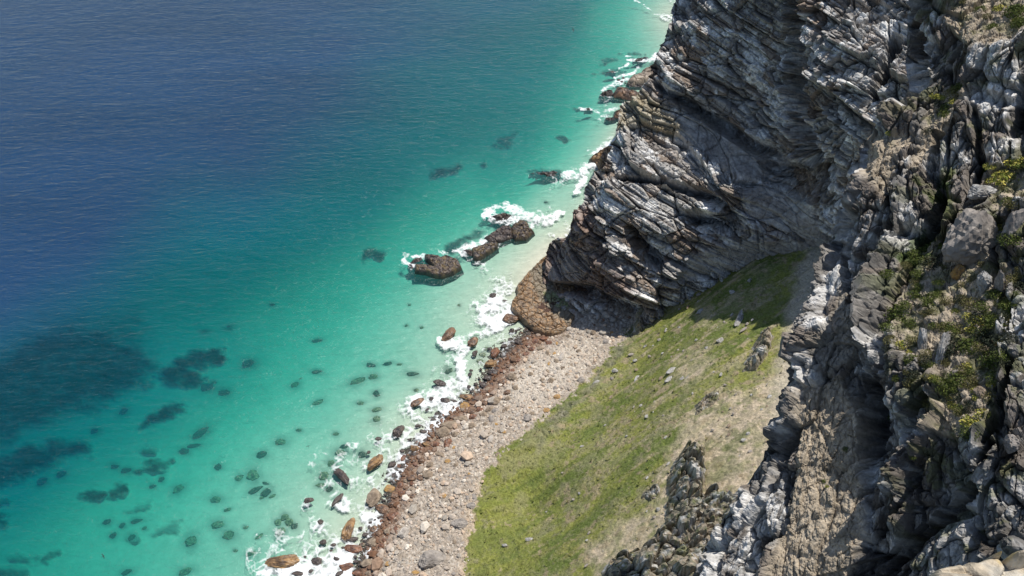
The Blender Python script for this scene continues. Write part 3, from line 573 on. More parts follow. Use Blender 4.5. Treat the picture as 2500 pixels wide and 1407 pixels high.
pyn = np.linspace(-220, 1560, nN)
left = np.interp(pyn, [a_ for a_, b_ in L2], [b_ for a_, b_ in L2]); left = left + 5 * fbm(np.stack([pyn * .04, 0 * pyn, 0 * pyn], -1), 3, 299)
uu = np.linspace(0, 1, mN - nfold)
NX = np.zeros((nN, mN)); NY = np.repeat(pyn[:, None], mN, 1); kN = np.arange(nfold)[::-1] + 1.0
NX[:, nfold:] = left[:, None] + (2590 - left[:, None]) * uu[None]; NX[:, :nfold] = left[:, None] + 1.2 * kN[None] + 3
kkn = np.concatenate([kN, np.zeros(mN - nfold)])[None]
NT = TN(NX, NY) * (1 + .008 * kkn) + 2.2 * np.where(kkn > 0, 1, sst(45, 0, NX - left[:, None]))
NP_, NN = cliff_patch("near", NX, NY, NT, 0)
LN = footprint(NP_)
wq = NP_ + 1.0 * np.stack([fbm(NP_ * .09, 3, 301), fbm(NP_ * .09, 3, 305), fbm(NP_ * .09, 3, 309)], -1)
# joint axes: steep slabs running away from the camera
ang = R(-28); e1 = np.array([math.cos(ang), math.sin(ang), .18]); e1 /= np.linalg.norm(e1); e3 = np.array([-.12, .18, 1]); e3 -= e3 @ e1 * e1; e3 /= np.linalg.norm(e3); e2 = np.cross(e3, e1)
q = np.stack([wq @ e1, wq @ e2, wq @ e3], -1)
c1 = worley(q / np.array([3.6, 7, 16]), 311); c2 = worley(q / np.array([1.5, 3.0, 5.5]), 315); c3 = worley(q / np.array([.6, 1.15, 2.1]), 319); c4 = worley(q / np.array([.26, .42, .6]), 323)
ridg = 1 - np.abs(fbm(q / np.array([3.0, 7, 12]), 3, 327)) * 2
fq = fbm(NP_ * 1.2, 5, 331, .62); fq2 = fbm(NP_ * np.array([2.2, 2.2, .8]), 4, 337, .6)
fj = sst(0, .16, c1[1] - c1[0]); fj2 = sst(0, .14, c2[1] - c2[0]); fj3 = sst(0, .14, c3[1] - c3[0])
sc = np.clip(NT / 90, .25, 1.25)
soil = .92 * np.maximum.reduce([area(NX + 10 * fq, NY + 6 * fq, p_, 9) for p_ in BENCH])
dn = (1.8 * (c1[2] - .5) * 2 - 1.1 * (1 - fj) + .8 * ridg) * np.clip(sc * 1.3, .4, 1.2) * fd(4, LN) + (.6 * (c2[2] - .5) * 2 - .5 * (1 - fj2)) * np.clip(sc * 1.4, .5, 1.1) * fd(1.8, LN) + (.30 * (c3[2] - .5) * 2 - .26 * (1 - fj3)) * fd(.75, LN) + (.11 * (c4[2] - .5) * 2 - .05 * (1 - sst(0, .14, c4[1] - c4[0]))) * fd(.3, LN) + .24 * fq * fd(.7, LN)
dn = dn - 1.3 * area(NX, NY, [(2085,930),(2150,930),(2180,1100),(2150,1350),(2090,1350),(2100,1200),(2090,1050)], 18)
dn = dn * 1.15 * (1 - .85 * soil) * (1 - .6 * area(NX, NY, [(1900,600),(2000,520),(2070,560),(2060,720),(1990,820),(1930,800)], 25)) + soil * (.34 * fq + (.16 * (c3[2] - .5) + .14 * (c4[2] - .5)) * np.clip(sc * 1.5, .4, 1))
for pts, k_ in [([(2290,330,10),(2280,430,22),(2300,520,26),(2250,600,16)],3.4), ([(2070,560,8),(2060,660,12),(2080,740,8)],2.2), ([(2110,800,8),(2105,880,12),(2100,960,10),(2110,1060,10),(2125,1130,8)],2.0), ([(2240,650,6),(2180,730,8),(2160,850,10),(2140,960,10),(2150,1050,8)],1.6),
   ([(2420,1080,8),(2350,1200,12),(2260,1290,16),(2180,1360,18),(2130,1420,20)],3.0), ([(2230,60,8),(2235,150,10),(2215,260,10)],2.5), ([(2420,560,6),(2440,700,10),(2470,780,12)],1.5), ([(2480,900,12),(2450,1000,16),(2400,1080,10)],2.2),
   ([(2380,270,8),(2400,400,10),(2380,470,10)],2.0),([(2500,200,10),(2480,330,12)],2.0), ([(2240,1130,8),(2190,1240,10),(2140,1300,10)],1.5)]:
    dn -= k_ * np.clip(1.3 - sdf_line(NX + 12 * fq, NY, pts), 0, 1) * (.8 + .6 * fq)
RD = [([(2055,480,10),(2040,560,12),(2010,650,12),(1995,760,12),(1975,880,12)],2.0), ([(2210,460,10),(2190,560,12),(2150,660,12),(2130,780,12),(2110,900,8)],2.2), ([(2300,1000,10),(2240,1090,12),(2170,1200,12)],1.4)]
for pts, k_ in RD:
    dn += k_ * np.clip(1.4 - sdf_line(NX + 10 * fq, NY, pts), 0, 1) * (.8 + .6 * fq)
dn = np.clip(dn, -5, 3) * np.where(kkn > 0, 1, sst(-6, 14, NX - left[:, None])); dn[:, :nfold] = dn[:, nfold:nfold + 1]; NN[:, :nfold] = NN[:, nfold:nfold + 1]
NPd = NP_ + NN * dn[..., None]
wh = sst(-.02, .20, fbm(NP_ * .33, 4, 341, .62) + .22 * (c3[3] - .5) + .2 * (c2[3] - .5))
ca = cmix([.30, .28, .255], [.11, .10, .09], .5 * c2[3] + .5 * c3[3]); ca = cmix(ca, [.17, .13, .10], (c2[2] > .7) * .45)
cn = cmix(ca, [.60, .585, .56], wh * .85); cn = cmix(cn, [.84, .81, .77], wh * sst(.05, .3, fq2) * .7)
whtop = np.maximum.reduce([area(NX, NY, p_, 18) for p_ in [[(2050,470),(2130,480),(2140,560),(2080,620),(2040,560)],[(2190,980),(2300,960),(2290,1060),(2200,1100),(2150,1060)],[(1960,700),(2010,700),(2010,800),(1970,800)],[(1830,1230),(1900,1100),(1930,1130),(1850,1407),(1790,1407)],[(2080,400),(2150,360),(2140,420),(2100,460)]]])
cn = cmix(cn, [.70, .69, .68], whtop * .45 * sst(-.1, .2, fq2))
crag1 = area(NX, NY, [(1380,1500),(1380,1300),(1600,1050),(1720,1050),(1760,1250),(1700,1500)], 18); cn = cmix(cn, cmix([.27, .225, .165], [.13, .12, .085], c3[3]), crag1 * .7 * sst(.3, -.2, fq))
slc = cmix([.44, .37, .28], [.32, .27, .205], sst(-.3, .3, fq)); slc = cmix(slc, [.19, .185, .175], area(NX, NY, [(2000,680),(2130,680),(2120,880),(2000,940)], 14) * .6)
vg = sst(.0, .25, fbm(NP_ * .7, 4, 351, .6)) * area(NX, NY, [(2130,640),(2520,380),(2520,1000),(2440,1080),(2230,1050),(2180,850)], 30)
cn = cn * (1 - .3 * area(NX, NY, [(2050,1100),(2250,1080),(2600,1060),(2600,1600),(2000,1600)], 60))[..., None]; cn = cmix(cn, slc, np.clip(soil * 1.1, 0, 1)); cn = cmix(cn, [.075, .095, .025], vg * .6); vg2 = sst(.02, .2, fbm(NP_ * .9, 4, 355, .6)) * area(NX, NY, [(2250,430),(2330,400),(2340,560),(2280,640),(2200,700),(2140,690),(2210,600)], 16); cn = cmix(cn, [.06, .10, .02], vg2 * .8); vg3 = sst(.1, .3, fbm(NP_ * .8, 4, 357, .6)) * sst(2130, 2250, NX) * .5; cn = cmix(cn, [.12, .13, .04], vg3)  # rock colour darkened at lower right as painted shade, then soil and greenery
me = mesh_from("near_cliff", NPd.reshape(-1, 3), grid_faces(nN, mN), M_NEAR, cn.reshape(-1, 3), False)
link("near_cliff", me, kind="structure", label="jointed grey crags with pale streaks falling away below the viewpoint")

# ------------------------------------------------------------------ rock builders
import bmesh
def ico(sub):
    bm = bmesh.new(); bmesh.ops.create_icosphere(bm, subdivisions=sub, radius=1.0)
    V = np.array([v.co[:] for v in bm.verts]); Fc = np.array([[v.index for v in f.verts] for f in bm.faces]); bm.free()
    return V / np.linalg.norm(V, axis=1, keepdims=True), Fc
ICO = {k: ico(k) for k in (1, 2, 3, 4)}
def rock_shape(seed, sub=3, blocky=.9, rough=.10):
    D, Fc = ICO[sub]; rs = np.random.RandomState(seed)
    n = rs.normal(size=(26, 3)); n /= np.linalg.norm(n, axis=1, keepdims=True); dd = rs.uniform(.70, .98, 26)
    r = 1.05 / np.power((np.abs(D) ** 2.5).sum(1), 1 / 2.5)
    for k in range(26):
        c = D @ n[k]; r = np.where(c > .05, np.minimum(r, dd[k] / np.maximum(c, .05)), r)
    r = lerp(np.ones(len(D)), r, blocky) * (1 + rough * fbm(D * 2.2 + seed, 4, seed) + (.8 * rough) * fbm(D * 6 + seed, 4, seed + 3, .6))
    f1_, f2_, i_, _ = worley(D * 2.4 + seed, seed + 7)
    r -= .10 * np.clip(.12 - (f2_ - f1_), 0, .12) / .12
    return D * r[:, None], Fc
TONE = {"gold": ([.34,.20,.085],[.10,.06,.035]), "brown": ([.24,.135,.075],[.085,.055,.04]), "rust": ([.25,.115,.06],[.10,.05,.035]), "dark": ([.105,.078,.062],[.038,.030,.030]), "tan": ([.33,.26,.19],[.20,.155,.115]),
  "grey": ([.36,.32,.28],[.22,.195,.175]), "pale": ([.52,.47,.41],[.36,.32,.28]), "ochre": ([.45,.27,.09],[.30,.20,.12]), "sub": ([.30,.27,.16],[.10,.11,.07]), "crag": ([.44,.43,.41],[.24,.225,.205]), "subdark": ([.12,.12,.08],[.05,.06,.05])}
def rock_cols(V, tone, seed, wet=0.0):
    A, B = TONE[tone]; m_ = sst(-.35, .35, fbm(V * 2.3 + seed, 4, seed + 11, .6)); c = cmix(A, B, m_)
    c = cmix(c, np.array(B) * .6, sst(.25, .5, fbm(V * 5 + seed, 3, seed + 19)) * .6)
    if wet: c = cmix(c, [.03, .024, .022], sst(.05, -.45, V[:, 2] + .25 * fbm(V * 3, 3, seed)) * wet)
    return c
LIB = {}
def lib_rock(tone, k, sub=3, wet=0.0, blocky=.8):
    key = (tone, k, sub, wet)
    if key not in LIB:
        V, Fc = rock_shape(1000 + k * 37 + len(tone), sub, blocky, .34 if tone[:3] == 'sub' else .16 if tone in ("dark", "gold") else .11)
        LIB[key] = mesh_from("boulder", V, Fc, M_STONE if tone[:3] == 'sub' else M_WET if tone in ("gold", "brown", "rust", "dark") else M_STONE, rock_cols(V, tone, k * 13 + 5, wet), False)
    return LIB[key]
def frame_at(px, py, z, ang, L, Wd):
    """ground frame: long axis drawn at image angle ang (deg ccw), lengths in photo px -> yaw, metres"""
    a = R(ang); px, py = float(px), float(py)
    c = at_z(np.array(px), np.array(py), z)
    p1 = at_z(np.array(px + math.cos(a) * L / 2), np.array(py - math.sin(a) * L / 2), z); d1 = p1 - c
    p2 = at_z(np.array(px - math.sin(a) * Wd / 2), np.array(py - math.cos(a) * Wd / 2), z); d2 = p2 - c
    yaw = math.atan2(d1[1], d1[0]); l = np.linalg.norm(d1[:2]); u_ = d1[:2] / l; wv = abs(-u_[1] * d2[0] + u_[0] * d2[1])
    return c, yaw, l, wv
PLACED = []
def boulder(px, py, L, Wd, ang, tone, label=None, ground=None, name="boulder", cat="boulder", group=None, k=None, sub=3, tall=.7, sink=.35, wet=None):
    if wet is None: wet = .8 if tone in ("gold", "brown", "rust", "dark") else 0.0
    k = random.randrange(7) if k is None else k
    z = 0.0 if ground is None else ground(px, py)
    c, yaw, l, wv = frame_at(px, py, z, ang, L, Wd)
    wv = max(min(wv, l * 1.25) * .88, .25 * l); hh = min(l, wv) * tall
    # lifted rocks draw higher: slide the footprint towards the viewer by half that lift
    cz = z + hh * (1 - 2 * sink) * .5
    c = at_z(np.array(float(px)), np.array(float(py)), cz)
    o = link(name, lib_rock(tone, k, sub, wet), label=label, cat=cat, group=group, loc=(c[0], c[1], z + hh * (1 - 2 * sink) * .5))
    o.scale = (l * 1.06, wv * 1.06, hh); o.rotation_euler = (random.uniform(-.12, .12), random.uniform(-.12, .12), yaw)
    return o
def ground_px(px, py):
    z = 3.0
    for _ in range(6):
        p = at_z(np.array(float(px)), np.array(float(py)), z); z = .5 * z + .5 * float(hill_z(p[0], p[1]))
    return z
def hill_px(px, py):          # march the view line down to the slope
    t_ = np.linspace(90, 230, 1400); P = at_t(np.full(1400, float(px)), np.full(1400, float(py)), t_); h_ = hill_z(P[:, 0], P[:, 1]); i_ = int(np.argmax(P[:, 2] < h_)); return float(P[i_, 2])
random.seed(7)
LM = []     # landmarks for describing the small ones: px, py, phrase
def named(px, py, L, Wd, ang, tone, label, phrase=None, **kw):
    if phrase: LM.append((px, py, phrase))
    o = boulder(px, py, L, Wd, ang, tone, label, **kw); PLACED.append((px, py, max(L, Wd) / 2)); return o
B = named
for a_ in [
 (692,1371,80,37,4,"gold","largest golden-brown boulder, long and flat in the surf near the lower edge","the long flat golden boulder"),
 (850,1294,58,32,68,"gold","upright oval golden-brown boulder standing in white foam off the beach","the upright oval golden boulder"),
 (911,1216,52,38,72,"tan","pale tan oval boulder at the water's edge with smooth ridged top","the smooth tan oval boulder"),
 (916,1129,50,29,38,"gold","slanting dark and golden boulder alone in milky shallow water","the slanting golden boulder"),
 (972,1054,34,27,50,"dark","jagged dark brown rock ringed by thick foam","the jagged dark rock in foam"),
 (834,1161,54,26,-48,"dark","wave-washed dark rock with foam running over its back","the wave-washed dark rock"),
 (824,1220,42,15,45,"dark","narrow black slab rock slanting inside a white foam patch","the narrow black slab"),
 (753,1222,26,15,10,"dark","small black rock with a foam collar among turquoise shallows","the black rock with a foam collar"),
 (1098,815,42,29,58,"brown","egg-shaped brown boulder farthest out from the cobble beach in foam","the egg-shaped brown boulder"),
 (1155,836,28,25,50,"brown","squat brown boulder beside the foam tongue","the squat brown boulder"),
 (1244,779,40,24,8,"brown","wide brown boulder just seaward of the orange rock shelf","the wide brown boulder"),
 (1208,862,27,26,60,"rust","round rust-brown boulder standing in clear water off the beach","the round rust-brown boulder"),
 (1198,889,31,23,5,"gold","orange-topped boulder at the edge of the wet black stones","the orange-topped boulder"),
 (1308,836,28,21,-12,"rust","square red-brown block at the foot of the rock shelf","the square red block"),
 (1222,958,46,21,14,"rust","long reddish slab-shaped boulder on the wet edge of the beach","the long reddish slab"),
 (1019,983,38,19,32,"brown","pointed brown rock in the middle of white surf","the pointed brown rock"),
 (1139,969,31,15,-5,"gold","flat golden-brown block at the inner edge of the surf","the flat golden block"),
 (1136,992,26,20,-10,"ochre","bright orange-brown boulder where surf meets beach","the bright orange boulder"),
 (864,1340,42,25,-8,"rust","dark red-brown boulder cluster head at the lower waterline","the dark red-brown boulder"),
 (846,1384,38,22,14,"rust","reddish tilted boulder at the bottom of the waterline","the reddish tilted boulder"),
 (934,1242,34,26,-20,"brown","rounded brown boulder touching the smooth tan oval one","the rounded brown boulder"),
 (967,1232,38,22,5,"brown","broad brown boulder on the edge of the cobbles","the broad brown boulder"),
 (911,1326,27,25,30,"tan","squared grey-brown block on the wet cobble edge","the squared grey-brown block"),
 (775,1371,26,20,-15,"dark","smooth black rock surrounded by dense white surf","the smooth black rock"),
 (1204,722,15,13,-20,"dark","small black rock alone in foam above the white surf blob","the lone small black rock"),
 (1074,936,30,17,-8,"dark","dark rock streaked with foam at the top of the surf","the foam-streaked dark rock"),
]:
    B(*a_, sub=4)
for a_ in [(1055,1365,68,50,8,"grey","biggest grey boulder resting on the pale cobbles of the beach","the biggest grey beach boulder"),(1121,1279,45,28,-4,"grey","flat-sided grey boulder near the grass edge of the beach","the flat-sided grey boulder"),
  (987,1301,34,30,50,"pale","pale flat slab half sunk in the cobbles","the pale flat slab"),(1081,1057,40,27,18,"tan","tan boulder at the top corner of the brown boulder band","the tan corner boulder"),(1094,1083,26,22,60,"rust","reddish boulder leaning on the tan one","the reddish leaning boulder"),
  (1209,980,27,22,-10,"tan","squared tan block with a light top on the upper beach edge","the squared tan block"),(1100,1039,50,22,6,"tan","wide flat tan boulder beside the surf","the wide flat tan boulder"),(1128,1023,38,17,0,"tan","low tan slab among brown boulders","the low tan slab"),
  (1253,922,30,21,-8,"tan","pinkish-brown boulder on the dry side of the waterline","the pinkish-brown boulder"),(1289,1021,22,25,60,"grey","grey boulder standing by the grass on the upper beach","the grey upright boulder"),(1360,969,20,13,15,"ochre","ochre-stained flat stone close to the grass edge","the ochre flat stone"),
  (1334,1002,17,12,10,"ochre","small bright ochre stone on pale cobbles","the small ochre stone"),(1150,1235,24,18,0,"grey","rounded grey stone at the foot of the grass slope","the rounded grey stone"),(1300,1010,16,12,0,"tan",  "tan cobble boulder beside the grey upright boulder",None),
  (1491,813,12,9,0,"ochre","tiny ochre stone at the head of the cove beach",None),(1345,930,16,20,70,"tan","upright tan stone on the pale middle of the beach",None),(1480,770,24,16,-30,"pale","pale block in the shade of the cliff foot",None)]:
    B(*a_, ground=ground_px, sub=4, sink=.2)

COMPASS = ["right of", "above right of", "above", "above left of", "left of", "below left of", "below", "below right of"]
RANK = ["", "second ", "third "]
seen_lab = {}
def describe(px, py, what):
    for d_, lx, ly, ph in sorted([(math.hypot(px - a, (py - b) * 1.3), a, b, p_) for a, b, p_ in LM])[:5]:
        if d_ > 130: break
        o_ = int(round(math.degrees(math.atan2(-(py - ly), px - lx)) / 45)) % 8
        for r_ in range(3):
            key = (what, ph, o_, r_)
            if key not in seen_lab:
                seen_lab[key] = 1
                return what + (" just " if r_ == 0 else ", %sone " % RANK[r_]) + COMPASS[o_] + " " + ph
    return None
def small(px, py, L, Wd, ang, tone, what, group, shared, cat="boulder", **kw):
    lab = describe(px, py, what)
    o = boulder(px, py, L, Wd, ang, tone, lab or shared, cat=cat, group=group, **kw); PLACED.append((px, py, max(L, Wd) / 2)); return o
# rocks in the surf, hand placed
GS = "small dark rocks awash in the surf"
for px, py, L, Wd, ang in [(957,1135,23,19,20),(924,1072,16,11,10),(783,1275,13,17,80),(790,1324,18,13,0),(813,1331,16,10,0),(821,1365,19,14,-20),(727,1401,30,17,-10),(759,1395,13,11,30),(829,1401,24,15,20),(863,1317,24,13,20),(892,1306,16,13,20),(880,1290,11,10,0),
  (1159,863,16,15,60),(1265,835,19,16,0),(1230,846,17,13,10),(1206,910,30,17,0),(1193,924,22,17,20),(1181,941,20,18,0),(1202,941,18,15,-10),(1161,983,22,17,0),(1053,974,11,13,60),(1087,978,24,15,-10),(1237,940,22,20,30),(1110,980,22,7,-12),
  (1145,945,11,10,40),(1256,735,14,6,0),(1232,735,12,5,10),(1003,1100,10,8,0),(1035,1055,17,12,0),(1038,1075,15,9,20),(1010,1110,14,12,0),(995,1127,12,11,0),(977,1153,10,9,30),(962,1160,14,11,60),(1000,1073,13,7,20),(1044,1000,12,6,30),(1065,1010,11,7,50),(1057,1025,14,8,10),(1020,1040,16,9,10),
  (1290,815,13,6,5),(1275,842,12,9,0),(1252,842,9,8,40),(1282,850,12,10,0),(1255,865,16,7,0),(1232,872,17,8,5),(1240,855,15,7,0),(1215,900,14,9,0),(1225,925,12,9,20),(1190,962,14,9,0),(1172,958,9,8,0),(1165,968,14,6,10),(985,1140,12,9,0),(1196,852,12,9,0),(850,1318,12,9,20),(838,1338,10,8,0),(868,1372,12,9,0),(880,1362,10,8,0),(877,1345,10,9,0),
  (950,1222,10,7,0),(936,1222,13,7,0),(905,1277,10,8,0),(925,1265,14,9,20),(915,1270,9,7,0),(1150,905,10,7,0),(808,1345,9,7,0),(745,1360,7,7,0),(900,1105,11,9,40)]:
    small(px, py, L, Wd, ang, "dark", "small black wet rock", GS, "small black wet rock awash in the white surf", cat="rock", name="surf_rock")
# hand-placed brown boulders of the wet band
GB = "brown boulders along the waterline"
for px, py, L, Wd, ang, tn in [(950,1194,30,21,10,"ochre"),(912,1292,22,18,40,"brown"),(925,1303,20,18,0,"brown"),(894,1376,33,22,15,"tan"),(1007,1166,25,20,0,"brown"),(1027,1167,17,16,-30,"brown"),(1030,1125,18,20,40,"brown"),(1012,1095,24,18,-10,"gold"),(1040,1085,20,15,-30,"gold"),(1065,1085,19,14,0,"rust"),(1050,1135,16,18,60,"tan"),(1045,1160,24,26,50,"tan"),
   (965,1210,24,20,30,"brown"),(980,1205,20,16,0,"rust"),(955,1262,24,22,-30,"rust"),(965,1255,18,12,0,"rust"),(945,1298,18,18,0,"tan"),(905,1350,18,12,0,"rust"),(885,1330,18,14,0,"brown"),(915,1360,16,13,0,"brown"),(870,1400,26,14,0,"rust"),(900,1400,20,14,0,"tan"),(1150,1005,24,15,0,"brown"),(1170,1000,18,14,10,"rust"),(1185,985,18,14,0,"brown"),
   (1155,1018,26,14,0,"rust"),(1180,1012,22,13,5,"tan"),(1195,1000,24,14,20,"tan"),(1210,1003,18,14,0,"grey"),(1235,1000,24,12,30,"tan"),(1150,1040,26,16,0,"tan"),(1075,1110,24,14,-20,"tan"),(1060,1100,14,11,0,"brown"),(1328,828,22,15,0,"rust"),(1320,850,18,14,20,"tan"),(1300,852,20,13,0,"rust"),(1285,865,16,12,20,"rust"),(1265,880,20,12,20,"rust"),(1245,893,18,12,0,"brown"),(1250,905,14,10,0,"rust"),
   (1228,906,16,11,20,"rust"),(1240,958,18,16,40,"brown"),(1258,948,16,14,0,"tan"),(1240,975,18,15,20,"tan"),(1228,932,20,17,20,"brown"),(1110,1060,18,14,0,"tan"),(1108,1018,20,12,0,"brown"),(1092,1018,16,10,0,"dark"),(1340,838,18,13,0,"rust")]:
    small(px, py, L, Wd, ang, tn, {"tan": "tan boulder", "grey": "grey boulder", "ochre": "orange-brown boulder", "gold": "golden-brown boulder", "rust": "red-brown boulder", "brown": "brown boulder", "dark": "dark boulder"}[tn], GB, "brown boulder in the crowded wet band along the waterline", ground=ground_px, sink=.2)
# crowded fill of the wet band and the dry beach
def along(poly, t_):
    n_ = len(poly) - 1; q_ = t_ * n_; i_ = min(int(q_), n_ - 1); f_ = q_ - i_
    return (lerp(poly[i_][0], poly[i_ + 1][0], f_), lerp(poly[i_][1], poly[i_ + 1][1], f_))
def scatter(n_, tfun, size, tones, what, group, shared, ground, tries=6000, gap=.75, name='cobble', **kw):
    c_ = 0
    for _ in range(tries):
        if c_ >= n_: break
        px, py = tfun(); L = random.uniform(*size) * random.choice([.75, 1, 1, 1.3])
        if py > 1425: continue
        if any(math.hypot(px - a, py - b) < (r_ + L / 2) * gap for a, b, r_ in PLACED): continue
        tn = random.choice(tones); w_ = {"dark": "black wet", "rust": "rust-coloured", "brown": "brown", "tan": "tan", "grey": "grey", "pale": "pale", "ochre": "ochre", "gold": "golden-brown"}[tn]
        small(px, py, L, L * random.uniform(.6, .95), random.uniform(0, 180), tn, w_ + " " + what, group, shared, cat=name.replace('_', ' '), name=name, ground=ground, sub=2, **kw); c_ += 1
def wet_pt():
    a, b = along(WL, random.random() ** .9); return a + random.gauss(10, 12), b + random.gauss(5, 8)
scatter(125, wet_pt, (9, 21), ["rust", "brown", "brown", "tan"], "cobble", "wet brown cobbles by the water", "wet brown cobble in the boulder band at the water's edge", ground_px, sink=.2)
def wash_pt():
    a, b = along(WL, random.random()); return a - abs(random.gauss(0, 16)), b - abs(random.gauss(0, 7))
scatter(45, wash_pt, (6, 12), ["dark"], "cobble", "black cobbles in the wash", "black cobble in the foamy wash beside the beach", None)
def dry_pt():
    t_ = random.random(); a, b = along(WL, t_); c_, d_ = along(GL[1:], t_); m_ = random.uniform(.15, .97); return lerp(a, c_, m_), lerp(b, d_, m_)
scatter(120, dry_pt, (8, 17), ["grey", "tan", "pale", "tan", "grey", "ochre"], "beach stone", "loose stones on the dry beach", "loose stone among the pinkish cobbles of the dry beach", ground_px, gap=.9, sink=.25, name="beach_stone")
def cove_pt(): return random.uniform(1385, 1540), random.uniform(715, 800)
def in_cove():
    while True:
        p_ = cove_pt()
        if sdf_poly(np.array(p_[0]), np.array(p_[1]), [(1395,735),(1430,722),(1480,745),(1545,790),(1510,805),(1440,770)]) > 0: return p_
scatter(36, in_cove, (9, 18), ["pale", "pale", "grey"], "flat block", "pale fallen blocks in the cove", "pale flat block fallen at the foot of the cliff", ground_px, gap=.7, sink=.2, name="fallen_block")

# rocks under the clear water
GU = "rocks lying under the clear water"
def bed_px(px, py):
    return -float(np.clip(DEPTH(np.array(float(px)), np.array(float(py))), .3, 12))
SUBL = {}
for px, py, L, Wd, ang, tn in SUBROCKS:
    LMn = [(491,1057,"the slanting spindle-shaped sunken rock"),(617,1162,"the big round sunken rock"),(557,1307,"the ribbed oval sunken rock"),(466,1322,"the pale ribbed sunken rock"),(873,931,"the long pale sunken rock"),(608,888,"the oval dark sunken rock"),(508,946,"the round dark sunken rock")]
    hit = [p_ for a, b, p_ in LMn if (a, b) == (px, py)]
    if hit: lab = hit[0].replace("the ", "", 1) + " seen through clear turquoise water"; LM.append((px, py, hit[0]))
    else: lab = describe(px, py, "sunken rock") or "dark sunken rock blurred by the turquoise water"
    zb = bed_px(px, py)
    boulder(px, py, L, Wd, ang, tn, lab, ground=(lambda a, b, zb=zb: zb + .12), name="sunken_rock", cat="rock", group=GU, wet=0.0, tall=.38, sink=.5)

# ------------------------------------------------------------------ flat reefs and outcrops from their outlines
def outline_rock(name, poly, H, tone, label, cat="rock", group=None, base=None, bands=0, res=.22, edge=1.1, amp=.5, seed=1, skirt=1.6, mat=None, colfn=None, kind=None, cell=1.6, tiltv=(0, 0)):
    base_z = 0.0 if base is None else None
    if base is None: W_ = np.array([at_z(np.array(float(a)), np.array(float(b)), H * .7)[:2] for a, b in poly])
    else: W_ = np.array([at_z(np.array(float(a)), np.array(float(b)), base(a, b))[:2] for a, b in poly])
    lo, hi = W_.min(0) - skirt - .5, W_.max(0) + skirt + .5
    X, Y = np.meshgrid(np.arange(lo[0], hi[0], res), np.arange(lo[1], hi[1], res))
    Q = np.stack([X, Y, 0 * X], -1)
    wf = (.35 if base is not None else .16) * cell; wx = X + wf * fbm(Q / cell * .9, 4, seed + 50); wy = Y + wf * fbm(Q / cell * .9 + 9, 4, seed + 51)
    sdv = sdf_poly(wx, wy, [tuple(p_) for p_ in W_])
    bz = 0 * X if base is None else hill_z(X, Y)
    a1 = worley(Q / cell + seed, seed); a2 = worley(Q / (cell * .4) + seed, seed + 1)
    prof = np.where(sdv > 0, 1 - np.exp(-np.maximum(sdv, 0) / edge), np.maximum(sdv, -skirt) * (1.6 if base is not None else 4.0) / max(H, .5))
    Z = bz + H * prof + amp * sst(-.2, .8, sdv) * ((a1[2] - .5) * 1.6 - .9 * (1 - sst(0, .15, a1[1] - a1[0])) + .5 * (a2[2] - .5) + .6 * fbm(Q * 1.1 / cell, 4, seed + 5)) + tiltv[0] * (X - W_[:, 0].mean()) * (sdv > -.3) + tiltv[1] * (Y - W_[:, 1].mean()) * (sdv > -.3)
    if base is None: skirt = min(skirt, .6)
    if bands: Z = Z + (sdv > .3) * bands * strata(sdv + .5 * fbm(Q * .4, 3, seed + 13), .9, seed, .1)[0]
    P = np.stack([X, Y, Z], -1)
    P[..., 0] += .3 * amp * fbm(P * 1.3 / cell, 3, seed + 6); P[..., 1] += .3 * amp * fbm(P * 1.3 / cell, 3, seed + 8)
    A, B_ = TONE[tone]; c = cmix(A, B_, sst(-.3, .3, fbm(P * .9 / cell * 1.5, 4, seed + 9, .65)))
    c = cmix(c, np.array(B_) * .55, (1 - sst(0, .12, a1[1] - a1[0])) * .5)
    if colfn: c = colfn(c, P, sdv)
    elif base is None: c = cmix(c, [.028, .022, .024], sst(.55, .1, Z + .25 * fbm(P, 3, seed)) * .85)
    Fc = grid_faces(*X.shape, mask=sdv > -skirt)[:, ::-1]
    V, Fc, cc_ = compact(P.reshape(-1, 3), Fc, c.reshape(-1, 3))
    m0 = V.mean(0); V = V - m0
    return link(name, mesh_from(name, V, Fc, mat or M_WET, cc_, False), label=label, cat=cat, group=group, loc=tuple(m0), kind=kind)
def cr(pts, ox, oy, sc_): return [(ox + a * sc_, oy + b * sc_) for a, b in pts]
def lichen(c, P, sdv): return cmix(cmix(c, [.17, .12, .05], sst(0, .3, fbm(P * 1.6, 4, 77)) * .7), [.03, .024, .024], sst(.7, .1, P[..., 2]) * .9)
RF = dict(cat="reef rock")
outline_rock("reef_rock", cr([(680,835),(770,838),(860,850),(885,868),(950,848),(1030,870),(1110,920),(1140,985),(1040,1060),(900,1105),(820,1100),(700,1060),(565,1040),(562,960),(650,955),(790,975),(700,900)],900,453,.2), 1.9, "dark", "notched heart-shaped dark reef rock, the outermost one with a flat top", colfn=lichen, seed=3, amp=.22, edge=.22, cell=1.2, **RF)
outline_rock("reef_rock", cr([(480,960),(560,890),(640,875),(665,900),(620,935),(550,950),(550,1025),(500,1015)],900,450,.2), .7, "dark", "low black reef ledge awash at the seaward end of the notched rock", seed=4, **RF)
outline_rock("reef_rock", cr([(1255,770),(1480,705),(1580,700),(1575,760),(1400,880),(1330,912),(1275,890)],900,450,.2), 1.8, "dark", "long dark wedge of reef in the middle of the offshore chain", colfn=lichen, seed=5, amp=.25, edge=.25, cell=1.2, **RF)
outline_rock("reef_rock", cr([(1145,775),(1245,770),(1270,800),(1265,860),(1215,845)],900,450,.2), 1.2, "dark", "small dark reef tooth against the foam beside the long wedge", seed=15, **RF)
